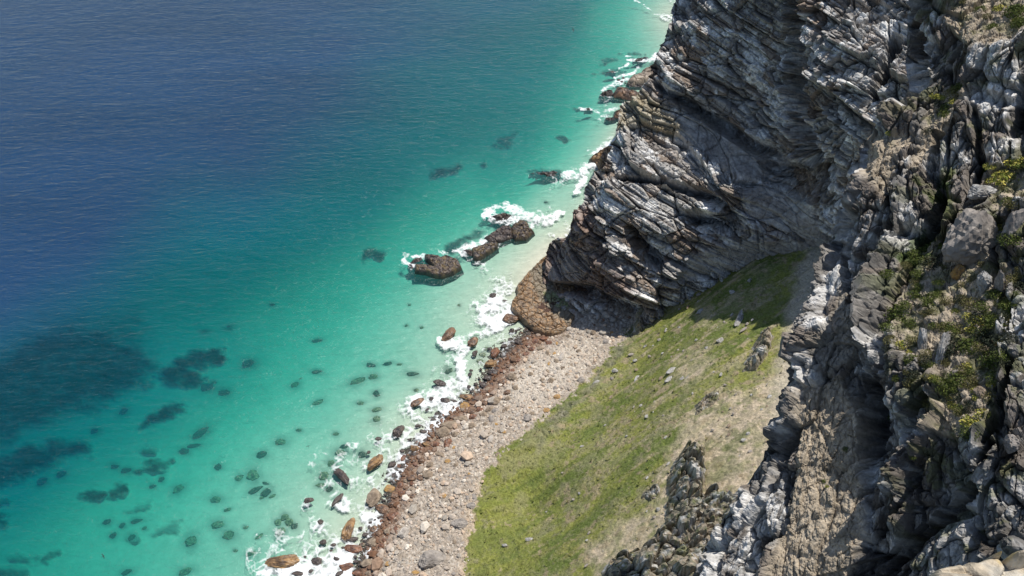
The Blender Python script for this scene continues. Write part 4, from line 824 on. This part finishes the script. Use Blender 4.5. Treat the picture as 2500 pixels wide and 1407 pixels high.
outline_rock("reef_rock", cr([(1405,645),(1480,590),(1640,485),(1740,495),(1765,640),(1620,690),(1500,700)],900,450,.2), 1.3, "dark", "broad blackish reef slab between the wedge and the humped rock", seed=6, amp=.3, edge=.4, cell=1.4, **RF)
outline_rock("reef_rock", cr([(1740,480),(1810,430),(1900,412),(1950,440),(1960,490),(2025,550),(1925,640),(1790,645),(1750,600)],900,452,.2), 2.1, "dark", "humped dark brown reef rock nearest the cliff in the offshore chain", colfn=lichen, seed=7, amp=.35, edge=.5, cell=1.4, **RF)
outline_rock("reef_rock", cr([(1470,362),(1580,320),(1660,315),(1745,345),(1690,400),(1560,412),(1540,380)],900,452,.2), 1.6, "dark", "small isolated black reef rock inside the long foam arc", seed=8, amp=.6, **RF)
outline_rock("reef_rock", cr([(1490,780),(1560,700),(1650,640),(1790,600),(1800,550),(1880,510),(2150,490),(2200,760),(1800,810),(1620,830)],1350,101,.12), 3.2, "tan", "large flat brown-grey reef shelf behind the cliff edge", seed=9, amp=.5, res=.35, cell=3, **RF)
outline_rock("reef_rock", cr([(1510,880),(1560,855),(1700,850),(1850,890),(1800,920),(1560,908)],1350,100,.12), 1.0, "dark", "thin dark reef strip between the two far brown shelves", seed=10, res=.3, **RF)
outline_rock("reef_rock", cr([(1215,1010),(1290,900),(1400,885),(1500,900),(1560,950),(1750,960),(1750,1130),(1540,1110),(1360,1080),(1260,1060)],1350,102,.12), 3.0, "brown", "humped brown reef shelf tucked behind the cliff edge", seed=11, amp=.5, res=.3, cell=2.5, **RF)
outline_rock("reef_rock", cr([(960,1040),(1000,1010),(1060,970),(1210,960),(1260,1050),(1150,1085),(1010,1080)],1350,101,.12), 1.5, "dark", "black jagged reef end in foam seaward of the humped brown shelf", seed=12, amp=.6, res=.3, **RF)
outline_rock("reef_rock", cr([(1080,610),(1180,585),(1275,595),(1255,625),(1110,630)],1350,100,.12), .9, "dark", "flat purple-black reef rock awash off the far shelf", seed=13, res=.3, **RF)
outline_rock("reef_rock", cr([(1630,385),(1740,330),(1940,295),(1850,345),(1820,392),(1760,398)],1350,100,.12), .9, "dark", "farthest dark reef rock lying in a streak of foam", seed=14, res=.35, **RF)
outline_rock("reef_rock", cr([(1900,290),(1950,270),(2080,280),(2115,330),(1960,348)],1250,250,.12), 1.2, "dark", "small dark reef rock at the cliff foot below the tan ledges", seed=16, **RF)
outline_rock("reef_rock", cr([(2070,240),(2090,130),(2200,100),(2300,200),(2200,290)],1250,251,.12), 2.0, "brown", "small brown rock half hidden by the cliff corner", seed=17, **RF)
outline_rock("reef_rock", cr([(1580,1070),(1710,985),(1770,930),(1930,850),(2080,840),(2080,1000),(2040,1180),(1900,1310),(1780,1290),(1680,1140),(1590,1115)],1250,251,.12), 2.8, "gold", "orange-brown reef block against the cliff with surf at its foot", seed=18, amp=.5, **RF)
outline_rock("reef_rock", cr([(165,220),(240,192),(300,195),(390,185),(455,215),(400,242),(320,248),(260,226)],1250,366,.26), .5, "dark", "low dark reef awash beside the pointed foam patch", seed=19, **RF)
outline_rock("reef_rock", cr([(1480,128),(1560,103),(1640,120),(1600,142),(1500,142)],1250,250,.12), .6, "dark", "tiny dark reef rock with a white wave breaking over it", seed=20, **RF)
for px, py, L in [(1511,196,10),(1518,200,8),(1521,191,8),(1527,203,6),(1345,592,0)]:
    if L: boulder(px, py, L, L * .7, 0, "dark", "small black rock in the foam off the far flat shelf", cat="rock", group="tiny rocks off the far shelf", name="reef_stone")
def shelf_col(c, P, sdv):
    x_, y_, _ = to_px(P); f_ = fbm(P * .8, 4, 401, .6)
    f2_ = fbm(P * 2.4, 4, 403, .65); c = cmix([.33, .20, .10], [.17, .12, .075], sst(-.25, .25, f2_)); c = cmix(c, [.24, .20, .15], sst(.05, .35, f_) * .7); c = cmix(c, [.20, .17, .12], area(x_ + 6 * f_, y_ + 6 * f_, [(1290,655),(1345,640),(1350,700),(1400,760),(1390,790),(1340,760),(1310,720)], 6) * .85)
    c = cmix(c, [.22, .24, .11], area(x_ + 5 * f_, y_ + 5 * f_, [(1325,712),(1350,712),(1385,730),(1395,750),(1375,757),(1340,740)], 4) * .9)
    c = cmix(c, [.09, .055, .035], sst(.15, .4, fbm(P * np.array([1.2, .5, 1]), 4, 409)) * .6)
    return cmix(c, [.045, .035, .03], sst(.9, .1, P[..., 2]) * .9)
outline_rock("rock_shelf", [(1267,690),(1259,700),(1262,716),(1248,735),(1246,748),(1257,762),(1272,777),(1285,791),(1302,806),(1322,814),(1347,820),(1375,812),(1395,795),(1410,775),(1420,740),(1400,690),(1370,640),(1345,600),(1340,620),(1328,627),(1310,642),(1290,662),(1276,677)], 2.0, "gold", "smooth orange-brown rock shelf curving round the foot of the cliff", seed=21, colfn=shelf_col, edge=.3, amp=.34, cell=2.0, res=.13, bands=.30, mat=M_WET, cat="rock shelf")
# crags standing on the slope
def crag_col(c, P, sdv):
    P = P + 0.0
    f_ = fbm(P * .7, 4, 421, .6); g_ = fbm(P * 1.8, 4, 425, .6)
    c = cmix([.33, .27, .20], [.16, .15, .11], sst(-.25, .25, g_)); c = cmix(c, [.52, .51, .49], sst(.08, .35, f_) * .8)
    return cmix(c, [.10, .12, .035], sst(.12, .35, fbm(P * 1.1, 3, 429)) * .6)
CG = dict(base=hill_px, mat=M_NEAR, colfn=crag_col, cat="rock outcrop", group="crags breaking through the turf")
outline_rock("rock_outcrop", [(1712,1085),(1672,1090),(1640,1150),(1622,1215),(1610,1290),(1645,1350),(1720,1350),(1745,1290),(1735,1240),(1715,1190),(1722,1130)], 4.6, "crag", "ragged grey crag tip jutting from the slope above the dark chasm", seed=31, amp=2.0, edge=1.0, cell=2.4, res=.2, skirt=2.2, **CG)
outline_rock("rock_outcrop", [(1620,1290),(1560,1340),(1490,1380),(1430,1440),(1400,1500),(1560,1560),(1760,1560),(1745,1420),(1690,1340)], 5.0, "crag", "broad brown broken crag at the bottom of the grass slope", seed=32, amp=2.0, edge=1.6, cell=2.8, res=.22, skirt=2.2, **CG)
outline_rock("rock_outcrop", [(1690,1250),(1730,1190),(1790,1215),(1850,1170),(1910,1130),(1910,1250),(1860,1400),(1790,1500),(1640,1500),(1660,1340)], 3.2, "crag", "low shadowed crag between the sandy slope and the pale rib", seed=33, amp=1.4, edge=1.0, cell=2.0, **CG)
outline_rock("rock_outcrop", [(1562,655),(1600,640),(1596,700),(1588,735),(1572,770),(1562,815),(1545,815),(1554,760),(1552,700)], 2.6, "crag", "narrow grey scarp where the turf meets the dark cliff foot", seed=34, amp=.9, edge=.7, cell=1.6, **CG)
outline_rock("rock_outcrop", [(1815,905),(1835,860),(1860,810),(1885,800),(1880,850),(1850,900)], 2.2, "crag", "tan crumbling outcrop at the top of the bare sandy slope", seed=35, amp=1.0, edge=.7, cell=1.5, **CG)
outline_rock("rock_outcrop", [(1565,1215),(1580,1195),(1610,1180),(1612,1205),(1590,1225)], 1.6, "crag", "small dark outcrop left of the ragged crag tip", seed=36, amp=.6, edge=.5, cell=1.0, **CG)
outline_rock("rock_outcrop", [(1700,990),(1725,965),(1755,955),(1755,975),(1725,995),(1695,1015)], 1.4, "crag", "flat grey outcrop between green turf and bare soil", seed=37, amp=.6, edge=.5, cell=1.0, **CG)
# stones on the grass
GG = "stones scattered on the grass slope"
LM += [(1700,1090,"the ragged crag tip"),(1720,980,"the flat grey outcrop"),(1585,1205,"the small dark outcrop"),(1637,915,"the cracked pair of grass stones")]
for px, py, L, Wd, ang, lab in [(1639,906,30,16,30,"upper of two big cracked stones in the middle of the grass slope"),(1634,927,28,15,35,"lower of two big cracked stones in the middle of the grass slope"),(1555,927,28,12,70,"tall narrow grey stone standing alone on the left of the grass slope"),(1808,775,50,9,62,"thin leaning pale slab in the shadow at the top of the grass"),
   (1713,760,24,14,30,"pinkish rock patch high on the sunny grass"),(1759,831,22,15,35,"pale stone high on the grass beside bare earth"),(1286,1274,12,14,70,"small bright white stone low on the yellow-green grass"),(1294,1318,24,14,-10,"wide stone with a dark hollow low on the grass"),(1789,714,10,22,80,"slim upright stone at the edge of the pinnacle shadow")]:
    boulder(px, py, L, Wd, ang, "crag", lab, ground=hill_px, cat="stone", group=GG, name="slope_stone", sink=.2); PLACED.append((px, py, 14))
for px, py, L, Wd, ang in [(1668,923,16,9,20),(1681,920,22,8,35),(1726,850,12,10,0),(1670,859,9,14,50),(1550,880,13,9,20),(1540,866,18,8,10),(1501,905,17,11,0),(1456,933,20,11,30),(1494,924,11,9,0),(1770,788,10,9,0),(1815,805,22,9,30),(1740,772,12,8,0),(1232,1331,15,9,0),(1439,1301,13,9,30),(1433,1320,10,8,0),(1400,1220,12,8,0),
   (1597,1214,14,12,0),(1607,1244,12,12,0),(1598,1263,12,9,0),(1421,1090,11,7,20),(1405,1076,9,6,0),(1370,1103,8,6,0),(1373,1155,8,6,0),(1416,1205,13,8,-10),(1728,1148,16,9,0),(1816,1075,15,12,20),(1620,1015,9,6,0),(1565,990,9,6,20),(1480,1010,8,6,0),(1585,870,9,7,0),(1610,830,10,7,0),(1660,800,11,8,0),(1700,830,9,6,20),(1690,880,10,6,0),(1575,845,12,6,30),(1385,1330,10,7,0),(1475,1255,10,7,0),(1335,1250,9,6,0),
   (1740,1050,10,7,0),(1790,1010,9,7,0),(1835,965,10,8,0),(1770,940,9,6,0),(1860,1000,8,6,0),(1590,1100,10,7,0),(1530,1065,8,6,0)]:
    small(px, py, L, Wd, ang, "crag" if random.random() < .6 else "grey", "small stone on the grass", GG, "small grey stone lying on the grass slope", cat="stone", ground=hill_px, name="slope_stone", sink=.2, sub=2)

GPt = [(1600,1080),(1700,1000),(1880,900),(1920,1000),(1840,1150),(1760,1300),(1640,1300),(1500,1380),(1400,1400),(1560,1230)]; GPu = [(1560,800),(1750,660),(1860,640),(1860,900),(1600,1020),(1450,1050)]
cnt = 0
while cnt < 110:
    q_ = GPt if cnt % 2 else GPu; px, py = random.uniform(1400, 1920), random.uniform(640, 1400)
    if sdf_poly(np.array(px), np.array(py), q_) < 0 or any(math.hypot(px - a, py - b) < r_ + 5 for a, b, r_ in PLACED[-260:]): continue
    L = random.choice([5, 6, 7, 8, 10, 13]); small(px, py, L, L * random.uniform(.55, .9), random.uniform(20, 70), random.choice(["crag", "grey", "tan"]), "stone chip", GG, "small stone lying among the turf and bare soil of the slope", cat="stone", ground=hill_px, name="slope_stone", sink=.15, sub=2); cnt += 1
# ------------------------------------------------------------------ cobbles too many to count
rs = np.random.RandomState(5); Vs, Fs, Cs = [], [], []; D1, F1_ = ICO[1]; off = 0
SH = [rock_shape(3000 + k, 1, .9, .1)[0] for k in range(12)]
n_ = 0
while n_ < 6500:
    t_ = rs.rand(); a, b = along(WL, t_); c_, d_ = along(GL[1:], t_); m_ = rs.rand() ** .9 * 1.0
    px, py = lerp(a, c_, m_) + rs.normal() * 3, lerp(b, d_, m_) + rs.normal() * 3
    if rs.rand() < .07: px, py = rs.uniform(1350, 1540), rs.uniform(720, 830)
    p = at_z(np.array(px), np.array(py), 2.6 * m_ + .8); z = float(hill_z(p[0], p[1]))
    if z > 6: continue
    sz = .15 * math.exp(rs.normal() * .62) * (1 + .5 * (m_ < .3)); v = SH[rs.randint(12)] * sz * np.array([1.2, .9, .7]); an = rs.rand() * 6.28
    v = np.stack([v[:, 0] * math.cos(an) - v[:, 1] * math.sin(an), v[:, 0] * math.sin(an) + v[:, 1] * math.cos(an), v[:, 2]], -1)
    Vs.append(v + np.array([p[0], p[1], z + sz * .35])); Fs.append(F1_ + off); off += len(v)
    base = np.array([[.53, .44, .36], [.43, .365, .30], [.64, .57, .48], [.36, .32, .27], [.50, .38, .28]][rs.randint(5)]) * rs.uniform(.8, 1.15)
    dark_ = sst(.26, .02, np.array(m_ + rs.normal() * .05)); base = base * (1 - dark_) + np.array([.16, .085, .05]) * dark_
    Cs.append(np.repeat(base[None], len(v), 0)); n_ += 1
link("beach_cobbles", mesh_from("beach_cobbles", np.concatenate(Vs), np.concatenate(Fs), M_STONE, np.concatenate(Cs), False), kind="stuff", label="pinkish cobbles covering the narrow beach")

# ------------------------------------------------------------------ plants and blocks on the near crags
def near_at(px, py):
    i_ = int(np.clip(np.searchsorted(pyn, py), 1, nN - 2)); j_ = int(np.clip(np.searchsorted(NX[i_, nfold:], px) + nfold, nfold, mN - 2))
    return NPd[i_, j_], NT[i_, j_]
def leaf_bush(seed, n=520, leaf=.055, spread=(1, 1, .62), cols_=([.10, .13, .03], [.05, .075, .02]), pts=0):
    r = np.random.RandomState(seed); d = r.normal(size=(n, 3)); d[:, 2] = np.abs(d[:, 2]); d /= np.linalg.norm(d, axis=1, keepdims=True)
    rad = (r.rand(n) ** .3) * (1 + .28 * fbm(d * 2.1 + seed, 3, seed)); c = d * rad[:, None] * np.array(spread)
    nn = d * .6 + r.normal(size=(n, 3)) * .55; nn /= np.linalg.norm(nn, axis=1, keepdims=True)
    t1 = np.cross(nn, r.normal(size=(n, 3))); t1 /= np.linalg.norm(t1, axis=1, keepdims=True); t2 = np.cross(nn, t1)
    s_ = (leaf * r.uniform(.6, 1.5, n))[:, None]; V = np.stack([c - t1 * s_, c + t2 * s_ * .55, c + t1 * s_ * 1.2, c - t2 * s_ * .55], 1).reshape(-1, 3)
    Fc = np.arange(n * 4).reshape(n, 4); m_ = np.repeat(r.rand(n), 4); C = cmix(cols_[0], cols_[1], m_)
    return V, Fc, C
m, t = new_mat("leaf_green"); n = N(t)
at = n("ShaderNodeVertexColor"); at.layer_name = "Col"; b = n("ShaderNodeBsdfPrincipled"); b.inputs["Roughness"].default_value = .75; b.inputs["Specular IOR Level"].default_value = .2; n.l(at.outputs[0], b.inputs["Base Color"])
o = n("ShaderNodeOutputMaterial"); n.l(b.outputs[0], o.inputs[0]); M_LEAF = m
BT = {"green": dict(cols_=([.14, .165, .035], [.055, .08, .018]), n=620, leaf=.075), "dark": dict(cols_=([.050, .060, .035], [.02, .026, .016]), n=560, leaf=.07), "yellow": dict(cols_=([.50, .42, .10], [.17, .23, .045]), n=260, leaf=.12, spread=(1, 1, .45)), "olive": dict(cols_=([.19, .17, .06], [.10, .10, .035]), n=560, leaf=.065)}
BLIB = {}
def bush(px, py, wpx, typ, label):
    k = random.randrange(3); key = (typ, k)
    if key not in BLIB:
        V, Fc, C = leaf_bush(50 + k + 10 * len(typ), **BT[typ]); fol = mesh_from("foliage", V, Fc, M_LEAF, C)
        Vt, Ft = [], []; r = np.random.RandomState(k)
        for q_ in range(7):      # short woody stems
            a_ = r.rand() * 6.28; e = np.array([math.cos(a_) * .5, math.sin(a_) * .5, .42]); s_ = np.array([0, 0, -.12]); w_ = .03
            side = np.array([-math.sin(a_), math.cos(a_), 0]) * w_; up = np.array([0, 0, w_]); o_ = len(Vt)
            Vt += [s_ - side, s_ + side, s_ + up, e - side * .4, e + side * .4, e + up * .4]; Ft += [[o_, o_ + 1, o_ + 4, o_ + 3], [o_ + 1, o_ + 2, o_ + 5, o_ + 4], [o_ + 2, o_, o_ + 3, o_ + 5]]
        stm = mesh_from("stem", np.array(Vt), np.array(Ft), M_LEAF, np.repeat([[.12, .085, .055]], len(Vt), 0)); BLIB[key] = (fol, stm)
    P, tt = near_at(px, py); s_ = wpx * tt / F / 2 * 1.15
    e = bpy.data.objects.new("bush" if typ != "yellow" else "succulent", None); COL.objects.link(e); e.location = tuple(P); e.empty_display_size = .2
    e.rotation_euler = (0, -R(18), 0); e.scale = (s_, s_, s_); e["label"] = label; e["category"] = "bush" if typ != "yellow" else "succulent"; e["group"] = "plants on the near rocky slope"
    f_ = link("foliage", BLIB[key][0], parent=e); g_ = link("stem", BLIB[key][1], parent=e)
    f_.rotation_euler = (0, 0, random.random() * 6)
    return e
BL = [(2372,580,"the big squared block"),(2295,845,"the long leaning slab"),(2196,766,"the large green cushion bush"),(2400,830,"the dark tangled bush"),(2330,225,"the high green bush"),(2450,440,"the widest yellow succulent"),(2375,1040,"the yellow succulent by the ledge"),(2480,30,"the topmost bush"),(2260,610,"the bush under the gully")]
LM += BL
LABS = {(2196,766):"large green cushion bush left of the soil slope, casting a dark shadow",(2400,830):"dark tangled nearly leafless bush in the middle of the planted slope",(2330,225):"high green bush on the small upper soil bench",(2450,440):"widest yellow succulent clump above the squared block",(2375,1040):"yellow succulent clump just above the shaded lower rocks",(2480,30):"topmost green bush in the upper corner of the crag",(2260,610):"green bush hanging under the shaded gully"}
WH = {"green": "green bush", "dark": "dark bush", "yellow": "yellow succulent", "olive": "olive cushion bush"}
for px, py, wpx, typ in [(2196,766,62,"green"),(2180,810,34,"green"),(2205,845,28,"yellow"),(2185,840,32,"olive"),(2260,770,26,"olive"),(2265,742,34,"green"),(2250,705,26,"green"),(2312,738,34,"olive"),(2370,748,40,"olive"),(2398,754,34,"green"),(2366,778,24,"yellow"),(2390,782,46,"dark"),(2315,802,38,"green"),(2345,804,36,"olive"),(2376,804,34,"yellow"),
   (2330,846,60,"dark"),(2400,830,56,"dark"),(2442,850,58,"dark"),(2370,852,50,"green"),(2424,884,56,"green"),(2352,912,36,"olive"),(2200,922,36,"yellow"),(2336,932,44,"green"),(2318,954,46,"green"),(2372,944,36,"olive"),(2295,935,22,"yellow"),(2365,900,24,"yellow"),(2232,884,36,"green"),(2110,1003,24,"green"),(2375,1040,44,"yellow"),(2378,1068,40,"green"),(2402,1018,30,"yellow"),
   (2260,610,46,"green"),(2232,625,30,"green"),(2292,596,44,"green"),(2272,645,46,"dark"),(2306,652,34,"olive"),(2215,655,26,"olive"),(2238,692,28,"olive"),(2415,420,26,"yellow"),(2450,440,52,"yellow"),(2484,402,46,"yellow"),(2470,505,34,"green"),(2440,552,28,"yellow"),(2455,575,28,"green"),(2482,604,44,"green"),(2472,690,34,"olive"),(2470,760,46,"green"),(2342,216,38,"green"),(2330,228,44,"olive"),(2312,262,40,"green"),
   (2305,280,28,"green"),(2302,240,20,"yellow"),(2480,30,50,"green"),(2492,62,38,"green"),(2440,18,28,"yellow"),(2392,22,26,"green"),(2410,45,22,"olive"),(2172,326,18,"yellow"),(2062,1096,15,"green"),(2022,1190,14,"yellow"),(2010,1172,13,"green"),(2430,930,36,"green"),(2455,900,34,"dark"),(2310,885,30,"olive"),(2265,990,26,"olive"),(2345,1010,28,"olive"),(2225,860,20,"yellow"),(2440,800,42,"green"),(2420,775,36,"green"),(2230,1115,16,"green"),(2070,1060,10,"olive"),
   (2350,620,22,"yellow"),(2405,700,30,"olive"),(2350,700,26,"olive"),(2290,690,26,"yellow"),(2400,650,22,"olive"),(2430,660,26,"green"),(2330,760,20,"yellow"),(2280,800,24,"green")]:
    lab = LABS.get((px, py)) or describe(px, py, WH[typ]) or {"green": "small green bush on the near rocks", "dark": "dark scrubby bush on the near rocks", "yellow": "small yellow-green succulent on the near rocks", "olive": "olive cushion plant on the near rocks"}[typ]
    bush(px, py, wpx, typ, lab)
extra = 0
VP = [(2170,760),(2260,700),(2340,700),(2440,640),(2500,620),(2500,980),(2420,1040),(2330,1000),(2250,980),(2190,900)]; V2 = [(2220,590),(2330,560),(2340,660),(2220,720),(2170,690)]; V3 = [(2400,400),(2500,380),(2500,620),(2430,600)]; V4 = [(2280,200),(2370,190),(2330,300),(2240,400),(2230,340)]; V5 = [(2330,0),(2500,0),(2500,80),(2400,70)]
while extra < 105:
    q_ = random.choice([VP, VP, VP, VP, V2, V3, V4, V5]); px, py = random.uniform(2160, 2495), random.uniform(2, 1050)
    if sdf_poly(np.array(px), np.array(py), q_) < 0 or 2335 < px < 2430 and 510 < py < 640: continue
    typ = random.choice(["green", "green", "olive", "olive", "olive", "dark", "dark", "green", "yellow"]); wv = random.uniform(16, 38)
    bush(px, py, wv, typ, describe(px, py, "small " + WH[typ]) or {"green": "small green bush on the near rocks", "dark": "dark scrubby bush on the near rocks", "yellow": "small yellow-green succulent on the near rocks", "olive": "olive cushion plant on the near rocks"}[typ]); extra += 1
def near_block(px, py, wpx, hpx, lean, tone, label, k, dpt=.8):
    P, tt = near_at(px, py + hpx * .2); s_ = tt / F
    o = link("rock_block", lib_rock(tone, k, 4, 0.0, .95), label=label, cat="rock block", group="loose blocks on the near slope", loc=tuple(P + np.array([0, 0, hpx * s_ * .15])))
    o.scale = (wpx * s_ * .56, wpx * s_ * dpt * .5, hpx * s_ * .58); o.rotation_euler = (R(-18), R(lean), R(20 * k)); return o
for px, py, a_, b_, ln, tn, lab, k in [(2372,580,110,130,12,"grey","big squared jointed grey block standing above the soil slope",0),(2480,560,56,100,8,"grey","tall split pillar block at the right of the big squared block",1),(2295,845,34,90,30,"crag","long leaning pale slab in the middle of the planted slope",2),(2250,830,30,70,22,"crag","shorter pale slab standing left of the long leaning one",3),
   (2400,685,48,60,15,"crag","weathered pale block right of centre on the soil slope",4),(2432,690,34,90,10,"grey","narrow grey slab beside the weathered pale block",5),(2465,520,40,70,5,"grey","grey block under the widest yellow succulent",6),(2395,470,60,34,-5,"crag","flat-topped pale block at the lip of the upper bench",0),(2330,915,24,30,0,"grey","small grey stone among green bushes low on the planted slope",1),
   (2390,1150,58,44,-20,"crag","rounded ribbed pale boulder among the shaded lower rocks",2),(2470,1080,44,44,0,"grey","rounded grey boulder in the shade under the yellow succulent",3),(2430,1120,30,36,20,"grey","small grey boulder wedged between two rounder ones",4),(2395,960,40,26,10,"tan","flat tan stone under the dark bushes",5),(2205,700,30,24,0,"tan","tan stone at the upper left of the soil slope",6),(2340,660,34,40,-10,"ochre","yellow-stained squared stone below the big squared block",1)]:
    near_block(px, py, a_, b_, ln, tn, lab, k)
# the ledge under the camera
def ledge_col(c, P, sdv):
    f_ = fbm(P * 6, 5, 501, .6); c = cmix([.50, .42, .31], [.34, .29, .22], sst(-.3, .3, f_)); c = cmix(c, [.62, .58, .50], sst(.1, .4, fbm(P * 3, 4, 503)) * .7)
    return cmix(c, [.48, .34, .07], sst(.2, .42, fbm(P * 2.5, 4, 507)) * .6)
def ledge(px_poly, z0, H, label, seed):
    W_ = [at_z(np.array(float(a)), np.array(float(b)), z0 + H)[:2] for a, b in px_poly]; W_ = np.array(W_)
    lo, hi = W_.min(0) - .3, W_.max(0) + .3; X, Y = np.meshgrid(np.arange(lo[0], hi[0], .018), np.arange(lo[1], hi[1], .018)); Q = np.stack([X, Y, 0 * X], -1)
    sdv = sdf_poly(X + .06 * fbm(Q * 3, 3, seed), Y + .06 * fbm(Q * 3 + 4, 3, seed + 1), [tuple(p_) for p_ in W_])
    a1 = worley(Q * 1.6 + seed, seed)
    Z = z0 + H * np.where(sdv > 0, 1 - np.exp(-sdv / .035), 9 * sdv) + .05 * fbm(Q * 4, 5, seed + 2, .6) + .10 * (a1[2] - .5) - .05 * (1 - sst(0, .08, a1[1] - a1[0]))
    P = np.stack([X, Y, Z], -1); Fc = grid_faces(*X.shape, mask=sdv > -.25)[:, ::-1]; V, Fc, c = compact(P.reshape(-1, 3), Fc, ledge_col(None, P, sdv).reshape(-1, 3)); m0 = V.mean(0)
    link("ledge_rock", mesh_from("ledge_rock", V - m0, Fc, M_LEDGE, c), label=label, cat="ledge rock", loc=tuple(m0))
ledge([(2270, 1401), (2290, 1369), (2325, 1360), (2350, 1355), (2395, 1342), (2425, 1338), (2450, 1350), (2480, 1348), (2500, 1342), (2580, 1326), (2700, 1326), (2700, 1700), (2300, 1700)], 142.0, .6, "sunlit tan ledge with yellow lichen in the bottom corner under the viewpoint", 3)
ledge([(2432, 1328), (2450, 1322), (2470, 1330), (2466, 1344), (2440, 1342)], 142.3, .5, "small rounded tan stone sitting on the edge of the sunlit ledge", 9)
ledge([(2478, 1326), (2500, 1318), (2580, 1311), (2600, 1356), (2500, 1352)], 142.3, .6, "lichen-spotted stone at the outer corner of the sunlit ledge", 12)

# ------------------------------------------------------------------ birds
m, t = new_mat("bird_dark"); n = N(t); nz = n("ShaderNodeTexNoise"); nz.inputs["Scale"].default_value = 6; cr_ = n("ShaderNodeValToRGB"); cr_.color_ramp.elements[0].color = (.012, .012, .013, 1); cr_.color_ramp.elements[1].color = (.035, .033, .03, 1)
n.l(nz.outputs[0], cr_.inputs[0]); b = n("ShaderNodeBsdfPrincipled"); b.inputs["Roughness"].default_value = .7; n.l(cr_.outputs[0], b.inputs["Base Color"]); o = n("ShaderNodeOutputMaterial"); n.l(b.outputs[0], o.inputs[0])
def bird_mesh():
    V, Fc = [], []
    # body rings
    xs_ = [-.42, -.28, -.12, .05, .2, .3, .36, .44]; rr_ = [.015, .04, .075, .085, .06, .035, .04, .008]
    for a, r_ in zip(xs_, rr_):
        for k in range(8): V.append((a, r_ * math.cos(k * .785), r_ * .9 * math.sin(k * .785)))
    for i_ in range(7):
        for k in range(8): Fc.append([i_ * 8 + k, i_ * 8 + (k + 1) % 8, i_ * 8 + 8 + (k + 1) % 8, i_ * 8 + 8 + k])
    for s_ in (-1, 1):
        pr = [(.0, .12, -.10, 0.02), (.28, .17, -.06, .12), (.5, .12, -.10, .13), (.78, -.02, -.16, .06), (.92, -.12, -.17, .02)]
        o_ = len(V)
        for y_, f_, b_, z_ in pr: V += [(f_, s_ * y_, z_), (b_, s_ * y_, z_), ((f_ + b_) / 2, s_ * y_, z_ + .02), ((f_ + b_) / 2, s_ * y_, z_ - .012)]
        for i_ in range(4):
            a = o_ + i_ * 4
            for p_, q_ in ((0, 2), (2, 1), (1, 3), (3, 0)): Fc.append([a + p_, a + q_, a + 4 + q_, a + 4 + p_])
    o_ = len(V); V += [(-.34, -.03, .0), (-.34, .03, .0), (-.6, .09, .01), (-.6, -.09, .01), (-.34, 0, .02), (-.6, 0, .02)]; Fc += [[o_, o_ + 1, o_ + 2, o_ + 3], [o_, o_ + 3, o_ + 5, o_ + 4], [o_ + 4, o_ + 5, o_ + 2, o_ + 1]]
    return mesh_from("seabird", np.array(V), np.array(Fc), m)
BM_ = bird_mesh()
for px, py, tt, yaw, roll, sc_, lab in [(1399,73,150,20,35,.62,"dark seabird gliding over the far green shallows"),(1412,203,130,70,-40,.55,"dark seabird flying beside the cliff near the far reefs"),(734,925,110,160,20,.45,"tiny dark seabird low over turquoise water in mid-bay"),(752,1090,105,120,15,.35,"tiny dark bird over the pale shallows near sunken rocks"),(252,1358,90,40,30,.40,"small dark bird over green water in the lower corner")]:
    p = at_t(np.array(float(px)), np.array(float(py)), tt); o = link("seabird", BM_, label=lab, cat="seabird", group="seabirds flying over the bay", loc=tuple(p)); o.scale = (sc_,) * 3; o.rotation_euler = (R(roll), 0, R(yaw))
